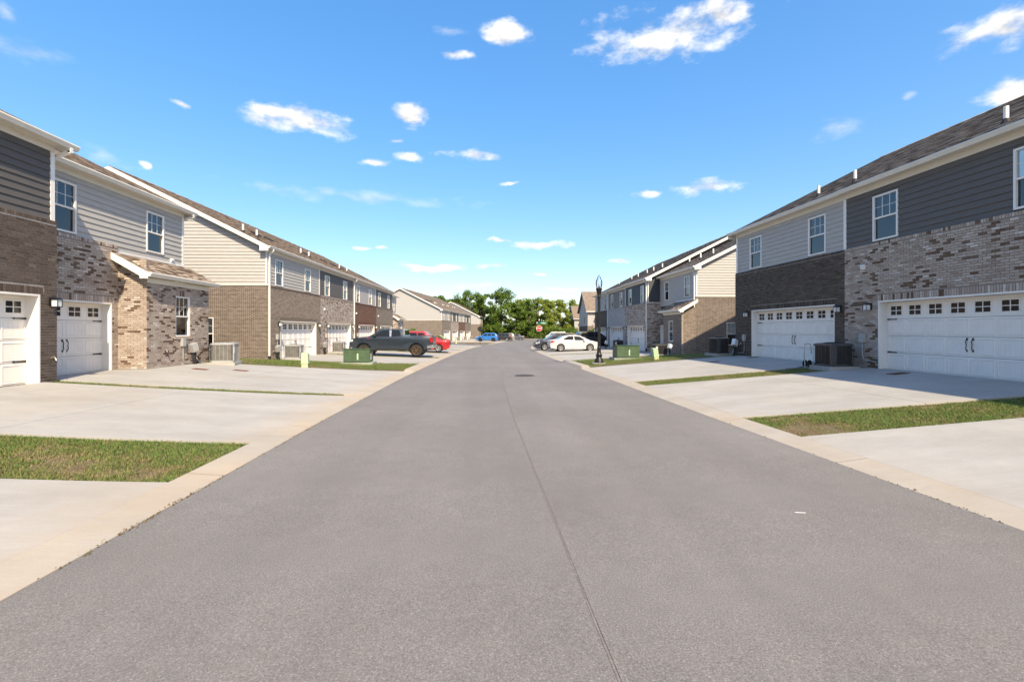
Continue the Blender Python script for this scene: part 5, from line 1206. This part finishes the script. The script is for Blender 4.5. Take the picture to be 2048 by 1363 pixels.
def sedan(label, loc, rz, pm, rim='rim_silver', scale=1.0, **k):
    t, *_ = vehicle(label, loc, rz, 4.6, 1.78, SED, (-1.38, 1.33), .325, .93, .54, pm, SEDW, (1.22, 1.05, .48, 1.40), (-1.62, 1.09, -1.04, 1.37), rim, 'car', 'parked_car', .20, lights=SEDL, handles=((-.02 + .1, .88), (-.95, .90)), mirror=(.78, 1.0), spokes=7, **k); return t
SUV = [(-2.20, .36), (-2.26, .60), (-2.24, .98), (-2.10, 1.28), (-1.80, 1.60), (-1.5, 1.68), (.0, 1.70), (.45, 1.64), (1.10, 1.14), (1.25, 1.08), (2.0, .96), (2.18, .84), (2.24, .58), (2.2, .34), (2.1, .28)]
SUVW = [[(.95, 1.10), (.42, 1.52), (-.10, 1.56), (-.12, 1.08)], [(-.2, 1.08), (-.18, 1.56), (-.88, 1.56), (-.95, 1.10)], [(-1.05, 1.11), (-.98, 1.55), (-1.55, 1.52), (-1.85, 1.22), (-1.8, 1.13)]]
SUVL = [('taillight', [(-2.25, 1.0), (-1.98, 1.02), (-1.92, 1.12), (-2.16, 1.16)], 'tail_red'), ('headlight', [(1.75, .86), (2.16, .78), (2.08, .90), (1.78, .95)], 'head_clear')]
def suv(label, loc, rz, pm, rim='rim_silver', cat='car', prof=None):
    t, *_ = vehicle(label, loc, rz, 4.5, 1.86, prof or SUV, (-1.36, 1.32), .36, 1.02, .17, pm, SUVW, (1.1, 1.16, .48, 1.62), (-2.12, 1.28, -1.84, 1.56), rim, cat, 'parked_car', .26, lights=SUVL, handles=((.02, .98), (-.85, 1.0)), mirror=(.75, 1.12), cladding=[(-1.0, .27), (1.0, .27), (1.0, .36), (-1.0, .36)]); return t
def tz(x, y): return (x, y, T(x, y) + .03)
sedan('white sedan parked nose-in on the right drive behind the lamp post', tz(8.72, 43.0), R(2), 'paint_white')
sedan('dark navy sedan parked just behind the white sedan', tz(7.75, 46.8), R(181), 'paint_navy')
suv('big dark SUV parked behind the navy sedan, its bonnet to the street', tz(8.5, 50.5), R(181), 'paint_black')
suv('black SUV with red tail light near the garages behind the white sedan', tz(13.2, 53.5), R(2), 'paint_black')
sedan('grey sedan parked behind the big dark SUV near the stop sign', tz(9.9, 59.0), R(181), 'paint_grey')
sedan('bright red sedan parked behind the pickup tail', tz(-4.9, 42.3), R(178), 'paint_red')
suv('dark red SUV parked between the pickup and the far garages', tz(-6.9, 47.0), R(178), 'paint_red')
suv('bright blue crossover parked in the far left row', tz(1.6, 95.5), R(172), 'paint_blue', 'rim_black')
suv('black SUV parked right beside the blue crossover', tz(4.6, 99.5), R(172), 'paint_black')
suv('silver SUV parked behind the black one in the far left row', tz(5.7, 104.5), R(172), 'paint_silver'); sedan('dark grey car last in the far left row by the hedge', tz(8.4, 110.5), R(172), 'paint_grey')
VAN = [(-2.5, .36), (-2.55, .6), (-2.53, 1.7), (-2.40, 1.98), (-2.2, 2.02), (.9, 2.0), (1.2, 1.9), (1.85, 1.22), (2.45, 1.06), (2.58, .8), (2.56, .4), (2.45, .34)]
vehicle('white panel van parked before the hedge at the far end of the street', (19.4, 118.5, -.66), R(174), 5.1, 1.95, VAN, (-1.6, 1.65), .36, 1.2, .16, 'paint_white', [[(1.55, 1.28), (1.05, 1.75), (.55, 1.75), (.55, 1.28)], [(.2, 1.30), (.2, 1.74), (-.5, 1.74), (-.5, 1.30)], [(-.7, 1.30), (-.7, 1.74), (-1.4, 1.74), (-1.4, 1.30)]], (1.8, 1.27, 1.24, 1.86), (-2.53, 1.3, -2.46, 1.8), 'rim_silver', 'van', 'parked_van', .32)
# ------------------------------------------------------------------ trees, hedge, shrubs
def leaf_mesh(name, clumps, per, size, mat, seed, squash=.8):
    import numpy as np
    rg = np.random.default_rng(seed); C = np.array([c[:3] for c in clumps]); Rr = np.array([c[3] for c in clumps]); shade = np.array([c[4] for c in clumps])
    idx = np.repeat(np.arange(len(clumps)), per); n = len(idx)
    d = rg.normal(size=(n, 3)); d /= np.linalg.norm(d, axis=1)[:, None]; rad = Rr[idx] * rg.random(n) ** .45
    p = C[idx] + d * rad[:, None] * np.array([1, 1, squash])
    nn = d * .6 + rg.normal(size=(n, 3)) * .6 + np.array([0, 0, .5]); nn /= np.linalg.norm(nn, axis=1)[:, None]
    a = np.cross(nn, rg.normal(size=(n, 3))); a /= np.linalg.norm(a, axis=1)[:, None]; b_ = np.cross(nn, a)
    s = size * rg.uniform(.6, 1.3, n)[:, None]
    v = np.empty((n, 4, 3)); v[:, 0] = p - a * s; v[:, 1] = p - b_ * s * .55; v[:, 2] = p + a * s; v[:, 3] = p + b_ * s * .55
    me = bpy.data.meshes.new(name); me.vertices.add(n * 4); me.vertices.foreach_set('co', v.reshape(-1)); me.loops.add(n * 4); me.loops.foreach_set('vertex_index', np.arange(n * 4)); me.polygons.add(n); me.polygons.foreach_set('loop_start', np.arange(n) * 4); me.polygons.foreach_set('loop_total', np.full(n, 4))
    tn = np.clip(shade[idx] + rg.normal(size=n) * .16, 0, 1); at = me.attributes.new('tone', 'FLOAT', 'FACE'); at.data.foreach_set('value', tn.astype('f')); me.materials.append(MATS[mat]); me.update(); me.validate(); return me
def tree(loc, h, w, label, seed, mat='leaf', crown0=.25, per=70, leaf=.24, dens=1.0):
    rg = random.Random(seed); t = thing('tree', loc, rg.uniform(0, 6), label, 'tree', 'trees at the far end of the street'); tr = MB()
    top = Vector((rg.uniform(-.6, .6), rg.uniform(-.6, .6), h * .86)); pts = []
    for k in range(7): f_ = k / 6; pts.append((top.x * f_ + rg.uniform(-.12, .12) * h * .08, top.y * f_ + rg.uniform(-.12, .12) * h * .08, -.3 + (top.z + .3) * f_))
    r0 = .022 * h + .05; tr.tube(pts, [r0 * (1 - .13 * k) for k in range(7)], 8); clumps = []
    nb = int((h * 1.9 + 8) * dens)
    for k in range(nb):
        f_ = crown0 + (1 - crown0) * (k + rg.random()) / nb; base = Vector(pts[min(5, int(f_ * 6 * .86))]); zt = h * f_; ang = rg.uniform(0, 6.283)
        spread = w * (math.sin(math.pi * min(1, (f_ - crown0 * .6) / (1.06 - crown0 * .6))) ** .7) * rg.uniform(.35, 1.0)
        e = Vector((base.x + math.cos(ang) * spread, base.y + math.sin(ang) * spread, zt)); st = Vector((base.x, base.y, max(base.z, zt - spread * .9)))
        mid = (st + e) / 2 + Vector((0, 0, -.1 * spread)); rr = r0 * .42 * (1 - f_ * .6); tr.tube([st, mid, e], [rr, rr * .6, rr * .2], 5)
        n2 = 2 if rg.random() < .6 else 3
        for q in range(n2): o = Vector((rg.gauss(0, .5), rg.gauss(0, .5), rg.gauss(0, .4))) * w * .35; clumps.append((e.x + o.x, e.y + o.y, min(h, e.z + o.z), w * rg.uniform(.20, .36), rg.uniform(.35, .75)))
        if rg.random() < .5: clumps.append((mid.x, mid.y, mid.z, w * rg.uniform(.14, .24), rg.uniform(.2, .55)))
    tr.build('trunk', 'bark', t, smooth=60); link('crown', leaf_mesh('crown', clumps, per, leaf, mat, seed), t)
    return t
# (X, Y, height, half width, label, leaf kind)
def pxw(x, d): a = (x - 1024) / 940; th = R(4); return (d * (math.sin(th) + a * math.cos(th)), d * (math.cos(th) - a * math.sin(th)))
TR = [(880, 150, 13.2, 3.0, 'round treetop showing above the far left roof ridge', 'leaf'), (935, 140, 13.6, 4.6, 'broad green tree rising behind the far left roofs', 'leaf'), (962, 135, 12.4, 3.2, 'slimmer tree just right of the far left roofs', 'leaf'),
      (1003, 130, 13.6, 4.0, 'tall dense dark green tree left of the stop sign', 'leaf'), (1030, 128, 9.6, 2.6, 'lower bushy tree at the foot of the tall dense tree', 'leaf'), (1046, 140, 11.2, 3.2, 'pale airy tree between the tall tree and the stop sign', 'leaf_yellow'),
      (1060, 130, 10.6, 2.4, 'thin leggy tree directly behind the stop sign', 'leaf'), (1080, 142, 11.6, 3.4, 'yellow-green tree right behind the street name sign', 'leaf_yellow'), (1100, 136, 10.8, 2.9, 'yellow-green tree with open crown right of the stop sign', 'leaf_yellow'), (1122, 142, 11.2, 3.2, 'yellow-green tree left of the far small house', 'leaf_yellow'),
      (1142, 150, 11.6, 3.6, 'yellow-green tree behind the far small house roof', 'leaf_yellow'), (985, 150, 9.0, 3.0, 'small dark tree in the gap behind the parked cars', 'leaf'), (900, 165, 12.5, 4.2, 'tree half hidden behind the far left gable roofs', 'leaf')]
for i, (x, d, h, w, lab, mt) in enumerate(TR):
    p = pxw(x, d); tree((p[0], p[1], -.7), h, w, lab, 100 + i, mt, .08 if mt == 'leaf' else .16, 125, .21, 1.1 if mt == 'leaf' else .98)
# undergrowth along the far edge of the street reads as one mass
rg = random.Random(5); cl = []
for k in range(330):
    x = rg.uniform(935, 1185); d = rg.uniform(130.5, 139) ; p = pxw(x, d); hh = rg.uniform(.2, 1) ** 1.3 * (3.4 if x < 1150 else 2.6); cl.append((p[0], p[1], -.6 + hh * .9, rg.uniform(.6, 1.25), rg.uniform(.15, .75)))
tag(link('undergrowth', leaf_mesh('undergrowth', cl, 62, .20, 'leaf', 77)), 'dense green undergrowth and hedge across the far end of the street', 'hedge', kind='stuff')
cl = []
for k in range(420):
    x = rg.uniform(800, 1250); d = rg.uniform(160, 190); p = pxw(x, d); cl.append((p[0], p[1], rg.uniform(-.5, 3.6), rg.uniform(1.0, 1.9), rg.uniform(.05, .45)))
tag(link('far_wood', leaf_mesh('far_wood', cl, 46, .42, 'leaf', 78)), 'dark wood in the distance behind the row of trees', 'wood', kind='stuff')
def shrub(loc, r, h, label, mat, seed, leaf=.07, per=60):
    t = thing('shrub', loc, 0, label, 'shrub'); rg = random.Random(seed); st = MB(); cl = []
    for k in range(7): a = rg.uniform(0, 6.28); e = (math.cos(a) * r * .7, math.sin(a) * r * .7, h * rg.uniform(.5, .9)); st.tube([(0, 0, -.1), (e[0] * .4, e[1] * .4, e[2] * .6), e], [.02, .014, .006], 5)
    for k in range(34): a = rg.uniform(0, 6.28); f_ = rg.random() ** .5; cl.append((math.cos(a) * r * f_, math.sin(a) * r * f_, h * rg.uniform(.12, .95) * (1 - .35 * f_), r * rg.uniform(.16, .3), rg.uniform(.2, .85)))
    st.build('stems', 'bark', t); link('leaves', leaf_mesh('leaves', cl, per, leaf, mat, seed), t)
p = pxw(826, 86); shrub((p[0], p[1], -.35), 1.45, 2.6, 'green shrub with pale blossoms against the far left gable end', 'leaf', 11, .10, 80)
p = pxw(882, 84.5); shrub((p[0], p[1], -.45), 1.0, 1.5, 'pale flowering hydrangea by the far left downspout', 'petal', 12, .10)
p = pxw(893, 83.5); shrub((p[0], p[1], -.45), .55, .8, 'small green shrub right of the pale hydrangea', 'leaf', 13, .08)
p = pxw(868, 85); shrub((p[0], p[1], -.45), .9, 1.5, 'pale flowering bush behind the red sedan', 'petal', 14, .10)
p = pxw(1184, 80); shrub((p[0], p[1], -.45), 1.1, 3.0, 'dark green shrub at the porch of the far right house', 'leaf', 15, .12)
scene.render.film_transparent = False
